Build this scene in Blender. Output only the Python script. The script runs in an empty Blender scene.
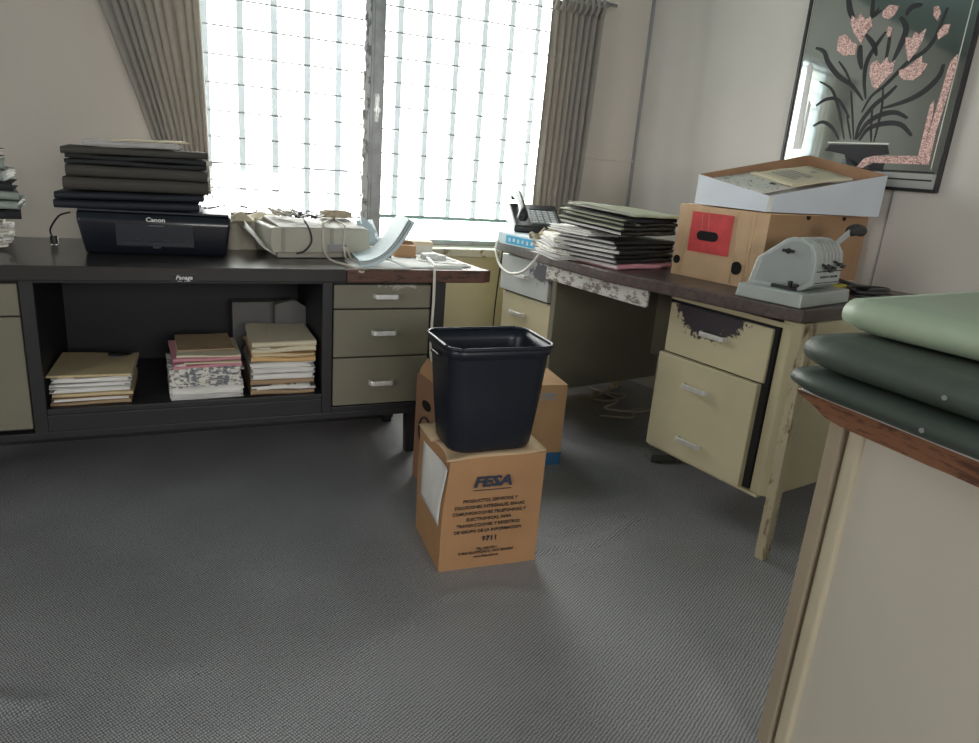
import bpy, bmesh, math, random
from mathutils import Vector, Matrix, noise
random.seed(7)
PI = math.pi
S = bpy.context.scene
COL = S.collection

# ---------------------------------------------------------------- camera, sky, exposure
CAM_H = 1.12
def rad(a): return math.radians(a)
def cam_matrix(pitch, roll, yaw):
    cp, sp = math.cos(pitch), math.sin(pitch)
    B = Matrix(((1, 0, 0), (0, 0, -1), (0, 1, 0)))
    Rx = Matrix(((1, 0, 0), (0, cp, sp), (0, -sp, cp)))
    Rz = Matrix(((math.cos(roll), -math.sin(roll), 0), (math.sin(roll), math.cos(roll), 0), (0, 0, 1)))
    Ry = Matrix(((math.cos(yaw), -math.sin(yaw), 0), (math.sin(yaw), math.cos(yaw), 0), (0, 0, 1)))
    return Ry @ Rx @ B @ Rz
cam_d = bpy.data.cameras.new('camera')
cam = bpy.data.objects.new('camera', cam_d); COL.objects.link(cam)
cam.matrix_world = Matrix.Translation((0, 0, CAM_H)) @ cam_matrix(rad(16.74), rad(4.656), rad(-24.73)).to_4x4()
cam_d.sensor_width = 36; cam_d.lens = 697.2 / 979 * 36; cam_d.clip_start = 0.02
S.camera = cam

w = bpy.data.worlds.new('sky'); S.world = w; w.use_nodes = True
nt = w.node_tree; nt.nodes.clear()
out = nt.nodes.new('ShaderNodeOutputWorld'); bg = nt.nodes.new('ShaderNodeBackground')
tc = nt.nodes.new('ShaderNodeTexCoord'); sx = nt.nodes.new('ShaderNodeSeparateXYZ'); cr = nt.nodes.new('ShaderNodeValToRGB')
cr.color_ramp.elements[0].position = 0.30; cr.color_ramp.elements[0].color = (0.74, 0.77, 0.76, 1)
cr.color_ramp.elements[1].position = 0.56; cr.color_ramp.elements[1].color = (1.0, 0.97, 0.945, 1)
mp = nt.nodes.new('ShaderNodeMapRange'); mp.inputs[1].default_value = -1; mp.inputs[2].default_value = 1
nt.links.new(tc.outputs['Generated'], sx.inputs[0]); nt.links.new(sx.outputs[2], mp.inputs[0])
nt.links.new(mp.outputs[0], cr.inputs[0]); nt.links.new(cr.outputs[0], bg.inputs[0])
bg.inputs[1].default_value = 7.5
nt.links.new(bg.outputs[0], out.inputs[0])
S.view_settings.view_transform = 'Standard'; S.view_settings.look = 'None'
S.view_settings.gamma = 1; S.view_settings.use_curve_mapping = False
S.view_settings.exposure = 1.0

def area(name, loc, direction, sx_, sy_, power=0, portal=False, color=(1, 1, 1)):
    l = bpy.data.lights.new(name, 'AREA'); l.shape = 'RECTANGLE'; l.size = sx_; l.size_y = sy_
    l.energy = power; l.color = color
    if portal: l.cycles.is_portal = True
    o = bpy.data.objects.new(name, l); COL.objects.link(o)
    o.location = loc; o.rotation_euler = Vector(direction).to_track_quat('-Z', 'Y').to_euler()
    return o
# sky portals on the back window and the two added fill windows
area('daylight_back', (0.62, 3.47, 1.32), (0, -1, 0), 2.3, 1.25, 1, True)
area('fill_portal_left', (-2.95, -.3, 1.6), (1, 0, 0), 1.6, .9, 1, True)

area('fill_portal_front', (.6, -2.46, 1.65), (0, 1, 0), 1.8, .9, 1, True)

# ---------------------------------------------------------------- materials
def mat(name, col, rough=0.5, metal=0.0, var=0.0, scale=8.0, bump=0.0, bscale=60.0, spec=None, coat=0.0, alpha=None):
    m = bpy.data.materials.new(name); m.use_nodes = True
    n = m.node_tree; b = n.nodes['Principled BSDF']
    b.inputs['Base Color'].default_value = (*col, 1); b.inputs['Roughness'].default_value = rough
    b.inputs['Metallic'].default_value = metal
    if spec is not None: b.inputs['Specular IOR Level'].default_value = spec
    if coat: b.inputs['Coat Weight'].default_value = coat
    t = n.nodes.new('ShaderNodeTexCoord')
    if var:
        x = n.nodes.new('ShaderNodeTexNoise'); x.inputs['Scale'].default_value = scale; x.inputs['Detail'].default_value = 5
        r = n.nodes.new('ShaderNodeValToRGB')
        r.color_ramp.elements[0].position = .3; r.color_ramp.elements[1].position = .7
        r.color_ramp.elements[0].color = (*[max(0, c * (1 - var)) for c in col], 1)
        r.color_ramp.elements[1].color = (*[min(1, c * (1 + var)) for c in col], 1)
        n.links.new(t.outputs['Object'], x.inputs['Vector']); n.links.new(x.outputs[0], r.inputs[0]); n.links.new(r.outputs[0], b.inputs['Base Color'])
    if bump:
        x = n.nodes.new('ShaderNodeTexNoise'); x.inputs['Scale'].default_value = bscale; x.inputs['Detail'].default_value = 4
        k = n.nodes.new('ShaderNodeBump'); k.inputs['Strength'].default_value = bump; k.inputs['Distance'].default_value = .01
        n.links.new(t.outputs['Object'], x.inputs['Vector']); n.links.new(x.outputs[0], k.inputs['Height']); n.links.new(k.outputs[0], b.inputs['Normal'])
    return m

def worn(name, col, wear, scale=14.0, lo=.62, hi=.66, rough=.45, metal=0.0, grad=None, stretch=(1, 1, 1)):
    """paint with worn patches; grad=(centre, radii) adds a worn spot of its own at a place on the thing"""
    m = mat(name, col, rough, metal, var=.06, scale=5)
    n = m.node_tree; b = n.nodes['Principled BSDF']
    base = b.inputs['Base Color'].links[0].from_socket
    t = n.nodes.new('ShaderNodeTexCoord'); mpn = n.nodes.new('ShaderNodeMapping'); mpn.inputs['Scale'].default_value = stretch
    x = n.nodes.new('ShaderNodeTexNoise'); x.inputs['Scale'].default_value = scale; x.inputs['Detail'].default_value = 8; x.inputs['Roughness'].default_value = .7
    n.links.new(t.outputs['Object'], mpn.inputs[0]); n.links.new(mpn.outputs[0], x.inputs['Vector'])
    val = x.outputs[0]
    if grad:
        c, rr, gain = grad
        m2 = n.nodes.new('ShaderNodeMapping'); m2.vector_type = 'POINT'
        m2.inputs['Scale'].default_value = [1 / q for q in rr]; m2.inputs['Location'].default_value = [-c[i] / rr[i] for i in range(3)]
        n.links.new(t.outputs['Object'], m2.inputs[0])
        l = n.nodes.new('ShaderNodeVectorMath'); l.operation = 'LENGTH'; n.links.new(m2.outputs[0], l.inputs[0])
        q = n.nodes.new('ShaderNodeMapRange'); q.inputs[1].default_value = 0; q.inputs[2].default_value = 1.3; q.inputs[3].default_value = gain; q.inputs[4].default_value = 0
        n.links.new(l.outputs['Value'], q.inputs[0])
        a = n.nodes.new('ShaderNodeMath'); a.operation = 'ADD'; n.links.new(val, a.inputs[0]); n.links.new(q.outputs[0], a.inputs[1]); val = a.outputs[0]
    r = n.nodes.new('ShaderNodeMapRange'); r.inputs[1].default_value = lo; r.inputs[2].default_value = hi
    n.links.new(val, r.inputs[0])
    mx = n.nodes.new('ShaderNodeMix'); mx.data_type = 'RGBA'
    n.links.new(r.outputs[0], mx.inputs[0]); n.links.new(base, mx.inputs[6]); mx.inputs[7].default_value = (*wear, 1)
    n.links.new(mx.outputs[2], b.inputs['Base Color'])
    return m

def carpet_mat():
    m = bpy.data.materials.new('carpet'); m.use_nodes = True; n = m.node_tree; b = n.nodes['Principled BSDF']
    b.inputs['Roughness'].default_value = .52; b.inputs['Specular IOR Level'].default_value = 1.0
    t = n.nodes.new('ShaderNodeTexCoord'); mp_ = n.nodes.new('ShaderNodeMapping'); mp_.inputs['Rotation'].default_value = (0, 0, rad(60))
    n.links.new(t.outputs['Object'], mp_.inputs[0])
    def wave(axis, sc, dist):
        wv = n.nodes.new('ShaderNodeTexWave'); wv.bands_direction = axis; wv.inputs['Scale'].default_value = sc
        wv.inputs['Distortion'].default_value = dist; wv.inputs['Detail'].default_value = 2; wv.inputs['Detail Scale'].default_value = 1.5
        n.links.new(mp_.outputs[0], wv.inputs[0]); return wv
    w1 = wave('X', 42, 3.0); w2 = wave('Y', 58, 3.6)
    mul = n.nodes.new('ShaderNodeMath'); mul.operation = 'MULTIPLY'; n.links.new(w1.outputs[1], mul.inputs[0]); n.links.new(w2.outputs[1], mul.inputs[1])
    ns = n.nodes.new('ShaderNodeTexNoise'); ns.inputs['Scale'].default_value = 230; ns.inputs['Detail'].default_value = 3; ns.inputs['Roughness'].default_value = .8; n.links.new(t.outputs['Object'], ns.inputs[0])
    ad = n.nodes.new('ShaderNodeMath'); ad.operation = 'ADD'; n.links.new(mul.outputs[0], ad.inputs[0]); n.links.new(ns.outputs[0], ad.inputs[1])
    r = n.nodes.new('ShaderNodeValToRGB'); r.color_ramp.elements[0].position = .35; r.color_ramp.elements[1].position = 1.05
    r.color_ramp.elements[0].color = (.020, .019, .021, 1); r.color_ramp.elements[1].color = (.52, .515, .54, 1)
    n.links.new(ad.outputs[0], r.inputs[0])
    big = n.nodes.new('ShaderNodeTexNoise'); big.inputs['Scale'].default_value = 1.7; big.inputs['Detail'].default_value = 4; n.links.new(t.outputs['Object'], big.inputs[0])
    br = n.nodes.new('ShaderNodeMapRange'); br.inputs[1].default_value = .35; br.inputs[2].default_value = .65; br.inputs[3].default_value = .8; br.inputs[4].default_value = 1.12
    n.links.new(big.outputs[0], br.inputs[0])
    vm = n.nodes.new('ShaderNodeVectorMath'); vm.operation = 'SCALE'; n.links.new(r.outputs[0], vm.inputs[0]); n.links.new(br.outputs[0], vm.inputs['Scale'])
    n.links.new(vm.outputs[0], b.inputs['Base Color'])
    k = n.nodes.new('ShaderNodeBump'); k.inputs['Strength'].default_value = .35; k.inputs['Distance'].default_value = .003
    n.links.new(ad.outputs[0], k.inputs['Height']); n.links.new(k.outputs[0], b.inputs['Normal'])
    return m

def wood_mat(name, c1, c2, rough=.4, axis='Y', sc=5):
    m = bpy.data.materials.new(name); m.use_nodes = True; n = m.node_tree; b = n.nodes['Principled BSDF']
    b.inputs['Roughness'].default_value = rough
    t = n.nodes.new('ShaderNodeTexCoord'); mp_ = n.nodes.new('ShaderNodeMapping')
    mp_.inputs['Scale'].default_value = (1, 12, 12) if axis == 'X' else (12, 1, 12)
    x = n.nodes.new('ShaderNodeTexNoise'); x.inputs['Scale'].default_value = sc; x.inputs['Detail'].default_value = 6
    r = n.nodes.new('ShaderNodeValToRGB'); r.color_ramp.elements[0].position = .3; r.color_ramp.elements[1].position = .7
    r.color_ramp.elements[0].color = (*c1, 1); r.color_ramp.elements[1].color = (*c2, 1)
    n.links.new(t.outputs['Object'], mp_.inputs[0]); n.links.new(mp_.outputs[0], x.inputs[0]); n.links.new(x.outputs[0], r.inputs[0]); n.links.new(r.outputs[0], b.inputs['Base Color'])
    return m

def glass_mat(nm='milky_louvre_glass', tint=(.93, .95, .94), milk=.028):
    m = bpy.data.materials.new(nm); m.use_nodes = True; n = m.node_tree; n.nodes.clear()
    o = n.nodes.new('ShaderNodeOutputMaterial'); tr = n.nodes.new('ShaderNodeBsdfTransparent'); tl = n.nodes.new('ShaderNodeBsdfTranslucent'); gl = n.nodes.new('ShaderNodeBsdfGlossy')
    tr.inputs[0].default_value = (*tint, 1); tl.inputs[0].default_value = (.85, .92, .93, 1); gl.inputs['Roughness'].default_value = .05
    a = n.nodes.new('ShaderNodeMixShader'); a.inputs[0].default_value = milk; n.links.new(tr.outputs[0], a.inputs[1]); n.links.new(tl.outputs[0], a.inputs[2])
    c = n.nodes.new('ShaderNodeMixShader'); c.inputs[0].default_value = .05; n.links.new(a.outputs[0], c.inputs[1]); n.links.new(gl.outputs[0], c.inputs[2])
    n.links.new(c.outputs[0], o.inputs[0]); return m

def fabric_mat():
    m = mat('curtain_linen', (.37, .35, .32), .9, var=.08, scale=30, bump=.2, bscale=300)
    n = m.node_tree; b = n.nodes['Principled BSDF']; o = [k for k in n.nodes if k.type == 'OUTPUT_MATERIAL'][0]
    tl = n.nodes.new('ShaderNodeBsdfTranslucent'); tl.inputs[0].default_value = (.58, .52, .44, 1)
    a = n.nodes.new('ShaderNodeMixShader'); a.inputs[0].default_value = .24
    n.links.new(b.outputs[0], a.inputs[1]); n.links.new(tl.outputs[0], a.inputs[2]); n.links.new(a.outputs[0], o.inputs[0]); return m

def glitter_mat():
    m = mat('pink_glitter', (.75, .42, .38), .45)
    n = m.node_tree; b = n.nodes['Principled BSDF']; t = n.nodes.new('ShaderNodeTexCoord'); v = n.nodes.new('ShaderNodeTexVoronoi'); v.inputs['Scale'].default_value = 260
    r = n.nodes.new('ShaderNodeValToRGB'); r.color_ramp.elements[0].color = (.30, .14, .12, 1); r.color_ramp.elements[1].color = (.95, .66, .60, 1)
    s_ = n.nodes.new('ShaderNodeSeparateColor'); n.links.new(t.outputs['Object'], v.inputs[0]); n.links.new(v.outputs['Color'], s_.inputs[0]); n.links.new(s_.outputs[0], r.inputs[0]); n.links.new(r.outputs[0], b.inputs['Base Color'])
    return m

def newsprint_mat(name='newsprint', dens=.60):
    m = mat(name, (.70, .69, .66), .85)
    n = m.node_tree; b = n.nodes['Principled BSDF']; t = n.nodes.new('ShaderNodeTexCoord'); x = n.nodes.new('ShaderNodeTexNoise')
    x.inputs['Scale'].default_value = 60; x.inputs['Detail'].default_value = 8
    r = n.nodes.new('ShaderNodeValToRGB'); r.color_ramp.elements[0].position = dens; r.color_ramp.elements[1].position = dens + .06
    r.color_ramp.elements[0].color = (.72, .70, .64, 1); r.color_ramp.elements[1].color = (.20, .21, .24, 1)
    n.links.new(t.outputs['Object'], x.inputs[0]); n.links.new(x.outputs[0], r.inputs[0]); n.links.new(r.outputs[0], b.inputs['Base Color']); return m

M = dict(
    wall=mat('wall_paint', (.60, .55, .49), .8, var=.035, scale=2.5, bump=.05, bscale=25),
    wallr=mat('wall_panel_paint', (.60, .565, .52), .7, var=.035, scale=2.5, bump=.04, bscale=25),
    ceil=mat('ceiling_paint', (.24, .32, .31), .9, var=.03),
    cream_wall=worn('cream_painted_wall', (.62, .55, .36), (.45, .36, .20), 9, .66, .74, .6),
    sill=worn('sill_worn_paint', (.62, .58, .46), (.25, .18, .10), 16, .54, .62, .6, stretch=(1, 3, 1)),
    alu=mat('aluminium_frame', (.36, .37, .38), .4, .6, var=.15, scale=20),
    aluw=worn('pale_peeling_frame', (.62, .63, .63), (.20, .20, .20), 30, .50, .54, .5, stretch=(1, 1, .35)),
    bar=mat('white_grille_bar', (.40, .43, .47), .6),
    glass=glass_mat(), lowglass=glass_mat('greenish_lower_glass', (.62, .80, .78), .38), curtain=fabric_mat(),
    greenish=mat('greenish_glass_edge', (.38, .55, .52), .2),
    carpet=carpet_mat(),
    char=worn('charcoal_steel', (.021, .021, .023), (.35, .33, .30), 13, .74, .78, .42),
    char_shade=mat('charcoal_steel_shaded', (.009, .010, .014), .55, var=.1),  # charcoal darkened in its colour for the shade inside bay and pedestals
    chartop=mat('charcoal_laminate', (.030, .026, .026), .28, var=.12, scale=7, coat=.3),
    redwood=worn('chipped_brown_edge', (.11, .048, .032), (.035, .02, .015), 18, .52, .58, .5, stretch=(1, 4, 4)),
    olive=worn('olive_grey_paint', (.19, .176, .130), (.10, .095, .08), 20, .74, .8, .42),
    olive_w=worn('olive_grey_paint_scuffed', (.19, .176, .130), (.42, .40, .36), 22, .80, .86, .42, grad=((.24, 0, .078), (.16, .2, .03), .42)),
    chrome=mat('brushed_handle', (.82, .82, .80), .38, .5, var=.1, scale=40),
    cream=worn('cream_steel', (.56, .495, .32), (.22, .14, .07), 24, .73, .77, .4),
    cream_d=worn('cream_steel_drawer', (.60, .53, .35), (.22, .17, .10), 30, .74, .77, .4),
    cream_spot=worn('cream_steel_stained', (.60, .53, .35), (.055, .045, .055), 34, .80, .86, .4, grad=((.17, 0, .17), (.17, .3, .11), .85)),
    rusty=worn('cream_steel_rusty', (.44, .38, .25), (.13, .07, .04), 26, .53, .62, .5, stretch=(1.5, 1.5, .5)),
    greyd=worn('pale_grey_drawer', (.50, .51, .49), (.12, .11, .13), 30, .80, .86, .45, grad=((.30, 0, .12), (.12, .3, .07), .6)),
    apron=worn('scuffed_apron', (.60, .59, .55), (.20, .17, .14), 26, .50, .56, .5, stretch=(1, .7, 2.4)),
    dtop=wood_mat('dark_walnut_laminate', (.070, .050, .046), (.125, .092, .085), .33, 'Y'),
    dedge=wood_mat('walnut_edge', (.060, .042, .038), (.10, .072, .066), .4, 'Y'),
    black=mat('black_plastic', (.018, .018, .02), .35), blackm=mat('black_matte', (.02, .02, .022), .7),
    hole=mat('dark_hole', (.004, .004, .004), .9),
    printer=mat('printer_plastic', (.009, .010, .017), .28, coat=.2), printer2=mat('printer_panel', (.022, .024, .034), .4),
    white=mat('white_paint', (.80, .80, .79), .5), ink=mat('black_ink', (.03, .03, .035), .6), inkb=mat('dark_blue_ink', (.035, .045, .075), .6),
    greyink=mat('grey_mark', (.30, .30, .31), .6),
    paper=mat('white_paper', (.74, .73, .70), .8, var=.05, scale=20), paper2=mat('grey_paper', (.52, .51, .50), .8, var=.1, scale=30),
    manila=mat('manila_card', (.58, .46, .27), .75, var=.08, scale=12), manila2=mat('brown_card', (.36, .25, .15), .75, var=.1, scale=12),
    cream_card=mat('pale_cream_card', (.66, .59, .43), .75, var=.06, scale=12), orange=mat('orange_card', (.66, .43, .20), .75, var=.06),
    pink=mat('pink_card', (.60, .27, .32), .75, var=.08), greycard=mat('grey_card', (.13, .13, .125), .6, var=.08, scale=10),
    darkcard=mat('charcoal_card', (.022, .022, .026), .85, var=.1, scale=12), navycard=mat('dark_navy_card', (.010, .013, .022), .7, var=.1, scale=12),
    greycard2=mat('olive_grey_card', (.062, .058, .050), .85, var=.08, scale=12),
    greencard=mat('pale_green_card', (.44, .46, .34), .7, var=.06, scale=12), greypress=mat('grey_green_pressboard', (.30, .34, .31), .7, var=.12, scale=30),
    news=newsprint_mat(), news2=newsprint_mat('crumpled_print', .48),
    carton=mat('corrugated_carton', (.43, .235, .112), .8, var=.07, scale=6, bump=.08, bscale=40),
    carton_in=mat('carton_inside', (.58, .42, .26), .85, var=.07, scale=8),
    carton2=mat('brown_carton', (.50, .30, .155), .8, var=.08, scale=6), carton4=mat('chestnut_carton', (.36, .215, .115), .8, var=.07, scale=8), carton3=mat('dark_brown_carton', (.30, .165, .095), .8, var=.1, scale=8),
    bluetape=mat('blue_strip', (.03, .13, .28), .6),
    kraft=mat('kraft_board', (.60, .41, .25), .75, var=.09, scale=7, bump=.15, bscale=18), red=mat('red_print', (.55, .055, .06), .7, var=.15, scale=30),
    lidw=mat('white_lid_board', (.62, .66, .72), .6, var=.03), lidin=mat('lid_inside_brown', (.40, .23, .13), .8, var=.08),
    bin=mat('dark_navy_bin_plastic', (.008, .011, .020), .38, bump=.03, bscale=200),
    grey_metal=mat('hammertone_grey', (.42, .45, .44), .38, .2, var=.04, scale=20), grey_metal2=mat('grey_plate', (.36, .39, .39), .35, .3),
    grip=mat('black_grip', (.03, .03, .03), .6, bump=.4, bscale=90),
    beige=mat('beige_device_plastic', (.45, .43, .36), .5, var=.05), beige2=mat('dark_beige_plastic', (.33, .31, .26), .5, var=.05),  # second beige is a darker tone for base, top cover and ribs
    whitecord=mat('white_cord', (.68, .66, .60), .5), creamcord=mat('aged_cord', (.55, .50, .42), .6), yellow=mat('yellow_tag', (.70, .62, .06), .6),
    blueish=mat('pale_blue_vinyl', (.50, .62, .68), .35, var=.04), tissue=mat('pale_blue_box', (.60, .70, .73), .6), cyan=mat('blue_print', (.02, .36, .62), .6),
    rope=mat('beige_rope', (.45, .38, .27), .85, var=.25, scale=60, bump=.5, bscale=120),
    cloth=mat('crumpled_beige_cloth', (.50, .45, .36), .85, var=.12, scale=20),
    phone=mat('phone_black', (.022, .024, .028), .3), phoneg=mat('phone_grey_panel', (.20, .21, .22), .4), key=mat('phone_key', (.62, .64, .66), .5),
    gb=mat('dark_green_vinyl', (.062, .078, .064), .55, var=.12, scale=10, bump=.12, bscale=60), gb2=mat('darker_green_vinyl', (.044, .058, .048), .5, var=.12, scale=10, bump=.1, bscale=60),
    gl=mat('pale_green_vinyl', (.36, .44, .32), .5, var=.06, scale=12, bump=.05, bscale=60),
    side=mat('off_white_panel', (.54, .50, .42), .6, var=.03, scale=3), dtop2=mat('pale_laminate', (.50, .50, .48), .3, var=.06),
    fleg=worn('beige_steel_leg', (.34, .28, .20), (.10, .07, .05), 12, .72, .76, .45), fleg2=worn('cream_steel_strip', (.52, .46, .33), (.2, .15, .1), 14, .74, .8, .45),
    brownedge=worn('raw_brown_edge', (.22, .095, .045), (.09, .035, .02), 14, .50, .58, .6, stretch=(3, 1, 6)),
    mirror=mat('tinted_mirror', (.60, .68, .67), .05, .95), frame=mat('black_picture_frame', (.012, .012, .013), .35), silver=mat('silver_print', (.45, .44, .43), .4, .3),
    gold=mat('pale_rim', (.70, .68, .62), .4), pglit=glitter_mat(),
)

# ---------------------------------------------------------------- mesh helpers
def quad_poly(bm, vs):
    try: return bm.faces.new(vs)
    except ValueError: return None
class MB:
    def __init__(s): s.bm = bmesh.new()
    def _add(s, verts, faces, mi=0, mtx=None):
        vv = [s.bm.verts.new((mtx @ Vector(v)) if mtx else v) for v in verts]
        for f in faces:
            q = quad_poly(s.bm, [vv[i] for i in f])
            if q: q.material_index = mi
        return vv
    def box(s, x0, x1, y0, y1, z0, z1, mi=0, mtx=None):
        v = [(x0, y0, z0), (x1, y0, z0), (x1, y1, z0), (x0, y1, z0), (x0, y0, z1), (x1, y0, z1), (x1, y1, z1), (x0, y1, z1)]
        s._add(v, [(0, 3, 2, 1), (4, 5, 6, 7), (0, 1, 5, 4), (1, 2, 6, 5), (2, 3, 7, 6), (3, 0, 4, 7)], mi, mtx); return s
    def hexa(s, bot, top, mi=0):
        s._add(list(bot) + list(top), [(0, 3, 2, 1), (4, 5, 6, 7), (0, 1, 5, 4), (1, 2, 6, 5), (2, 3, 7, 6), (3, 0, 4, 7)], mi); return s
    def prism(s, poly, a, b, axis='z', mi=0, mtx=None):
        n = len(poly)
        def P(p, t):
            return {'z': (p[0], p[1], t), 'y': (p[0], t, p[1]), 'x': (t, p[0], p[1])}[axis]
        v = [P(p, a) for p in poly] + [P(p, b) for p in poly]
        f = [tuple(range(n - 1, -1, -1)), tuple(range(n, 2 * n))] + [(i, (i + 1) % n, n + (i + 1) % n, n + i) for i in range(n)]
        s._add(v, f, mi, mtx); return s
    def tube(s, pts, r, seg=8, mi=0, closed=False, smooth=3):
        pts = [Vector(p) for p in pts]
        if smooth and len(pts) > 2:
            q = []
            N = len(pts)
            for i in range(N - 1):
                p0 = pts[max(i - 1, 0)]; p1 = pts[i]; p2 = pts[i + 1]; p3 = pts[min(i + 2, N - 1)]
                for k in range(smooth * 2):
                    t = k / (smooth * 2)
                    q.append(.5 * ((2 * p1) + (-p0 + p2) * t + (2 * p0 - 5 * p1 + 4 * p2 - p3) * t * t + (-p0 + 3 * p1 - 3 * p2 + p3) * t ** 3))
            q.append(pts[-1]); pts = q
        rings = []; up = Vector((0, 0, 1)); prev = None
        for i, p in enumerate(pts):
            d = (pts[min(i + 1, len(pts) - 1)] - pts[max(i - 1, 0)])
            if d.length < 1e-9: d = Vector((0, 0, 1))
            d.normalize()
            a = (prev - d * prev.dot(d)) if prev is not None else d.cross(up if abs(d.dot(up)) < .95 else Vector((1, 0, 0)))
            if a.length < 1e-6: a = d.cross(Vector((1, 0, 0)))
            a.normalize(); prev = a; b = d.cross(a)
            rr = r[min(i, len(r) - 1)] if isinstance(r, (list, tuple)) else r
            rings.append([s.bm.verts.new(p + (a * math.cos(2 * PI * k / seg) + b * math.sin(2 * PI * k / seg)) * rr) for k in range(seg)])
        for i in range(len(rings) - 1):
            for k in range(seg):
                f = quad_poly(s.bm, [rings[i][k], rings[i][(k + 1) % seg], rings[i + 1][(k + 1) % seg], rings[i + 1][k]])
                if f: f.material_index = mi; f.smooth = True
        for R_, rev in ((rings[0], True), (rings[-1], False)):
            f = quad_poly(s.bm, R_[::-1] if rev else R_)
            if f: f.material_index = mi
        return s
    def cyl(s, c, r, h, axis='z', seg=24, mi=0):
        poly = [(c[0] + r * math.cos(2 * PI * k / seg), c[1] + r * math.sin(2 * PI * k / seg)) for k in range(seg)]
        return s.prism(poly, c[2], c[2] + h, axis, mi)
    def slab(s, x0, x1, y0, y1, z0, z1, nx=8, ny=6, fn=None, mi=0):
        """closed slab of nx*ny cells; fn(x,y,top)->(dx,dy,dz)"""
        g = {}
        for t in (0, 1):
            for i in range(nx + 1):
                for j in range(ny + 1):
                    x = x0 + (x1 - x0) * i / nx; y = y0 + (y1 - y0) * j / ny; z = z1 if t else z0
                    d = fn(x, y, t) if fn else (0, 0, 0)
                    g[t, i, j] = s.bm.verts.new((x + d[0], y + d[1], z + d[2]))
        for i in range(nx):
            for j in range(ny):
                for t in (0, 1):
                    q = [g[t, i, j], g[t, i + 1, j], g[t, i + 1, j + 1], g[t, i, j + 1]]
                    f = s.bm.faces.new(q if t else q[::-1]); f.material_index = mi; f.smooth = True
        for i in range(nx):
            for j, rev in ((0, 0), (ny, 1)):
                q = [g[0, i, j], g[0, i + 1, j], g[1, i + 1, j], g[1, i, j]]
                s.bm.faces.new(q[::-1] if rev else q).material_index = mi
        for j in range(ny):
            for i, rev in ((0, 1), (nx, 0)):
                q = [g[0, i, j], g[0, i, j + 1], g[1, i, j + 1], g[1, i, j]]
                s.bm.faces.new(q[::-1] if rev else q).material_index = mi
        return s
    def build(s, name, m, parent=None, bevel=0, seg=2, smooth=False, loc=None, rz=0):
        me = bpy.data.meshes.new(name); bmesh.ops.recalc_face_normals(s.bm, faces=s.bm.faces[:])
        if bevel:
            es = [e for e in s.bm.edges if len(e.link_faces) == 2 and e.calc_face_angle(0) > .5]
            bmesh.ops.bevel(s.bm, geom=es, offset=bevel, segments=seg, affect='EDGES', profile=.5)
        if smooth:
            for f in s.bm.faces: f.smooth = True
        s.bm.to_mesh(me); s.bm.free()
        if smooth:
            try: me.set_sharp_from_angle(angle=rad(40))
            except Exception: pass
        for k in (m if isinstance(m, (list, tuple)) else [m]): me.materials.append(k)
        o = bpy.data.objects.new(name, me); COL.objects.link(o)
        if parent: o.parent = parent
        if loc: o.location = loc
        if rz: o.rotation_euler = (0, 0, rz)
        return o
def tag(o, label, cat, group=None, kind=None):
    o['label'] = label; o['category'] = cat
    if group: o['group'] = group
    if kind: o['kind'] = kind
    return o
def thing(name, label, cat, loc=(0, 0, 0), rz=0, group=None, rot=None):
    o = bpy.data.objects.new(name, None); COL.objects.link(o); o.empty_display_size = .05
    o.location = loc; o.rotation_euler = rot if rot else (0, 0, rz)
    return tag(o, label, cat, group)
def struct(o):
    o['kind'] = 'structure'; return o
def text(name, body, size, m, parent, mtx, ext=.0006, align='CENTER', spacing=1.0, shear=0.0, bold=0.0, xs=1.0):
    c = bpy.data.curves.new('t', 'FONT'); c.body = body; c.size = size; c.extrude = ext; c.align_x = align; c.align_y = 'CENTER'
    c.space_character = spacing; c.shear = shear; c.offset = bold; c.resolution_u = 2; c.space_line = 1.0
    t = bpy.data.objects.new('t', c); COL.objects.link(t)
    me = bpy.data.meshes.new_from_object(t, depsgraph=bpy.context.evaluated_depsgraph_get())
    bpy.data.objects.remove(t)
    me.transform(mtx @ Matrix.Diagonal((xs, 1, 1, 1))); me.materials.clear(); me.materials.append(m)
    o = bpy.data.objects.new(name, me); COL.objects.link(o); o.parent = parent
    return o
def adopt(o, p):
    o.parent = p; o.matrix_parent_inverse = p.matrix_basis.inverted()
    return o
def face_front(x, y, z, rz=0):     # text standing upright, read from -Y
    return Matrix.Translation((x, y, z)) @ Matrix.Rotation(rz, 4, 'Z') @ Matrix.Rotation(PI / 2, 4, 'X')

def pull_handle(parent, x, z, wd, y, label=None):
    """flat bar pull on a drawer front that faces -Y"""
    b = MB()
    n = 10
    poly = [(x - wd / 2, y), (x - wd / 2 + .004, y - .018), (x - wd / 2 + .012, y - .024), (x + wd / 2 - .012, y - .024), (x + wd / 2 - .004, y - .018), (x + wd / 2, y),
            (x + wd / 2 - .006, y), (x + wd / 2 - .012, y - .016), (x - wd / 2 + .012, y - .016), (x - wd / 2 + .006, y)]
    b.prism(poly, z - .008, z + .008, 'z')
    return b.build('handle', M['chrome'], parent, bevel=.0015)

# ================================================================ THE SETTING
WX, WY = 2.27, 3.30                       # room corner behind the right desk
UV = Vector((math.sin(rad(-10)), math.cos(rad(-10)), 0)); VV = Vector((UV.y, -UV.x, 0))
CEIL = 2.45
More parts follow.
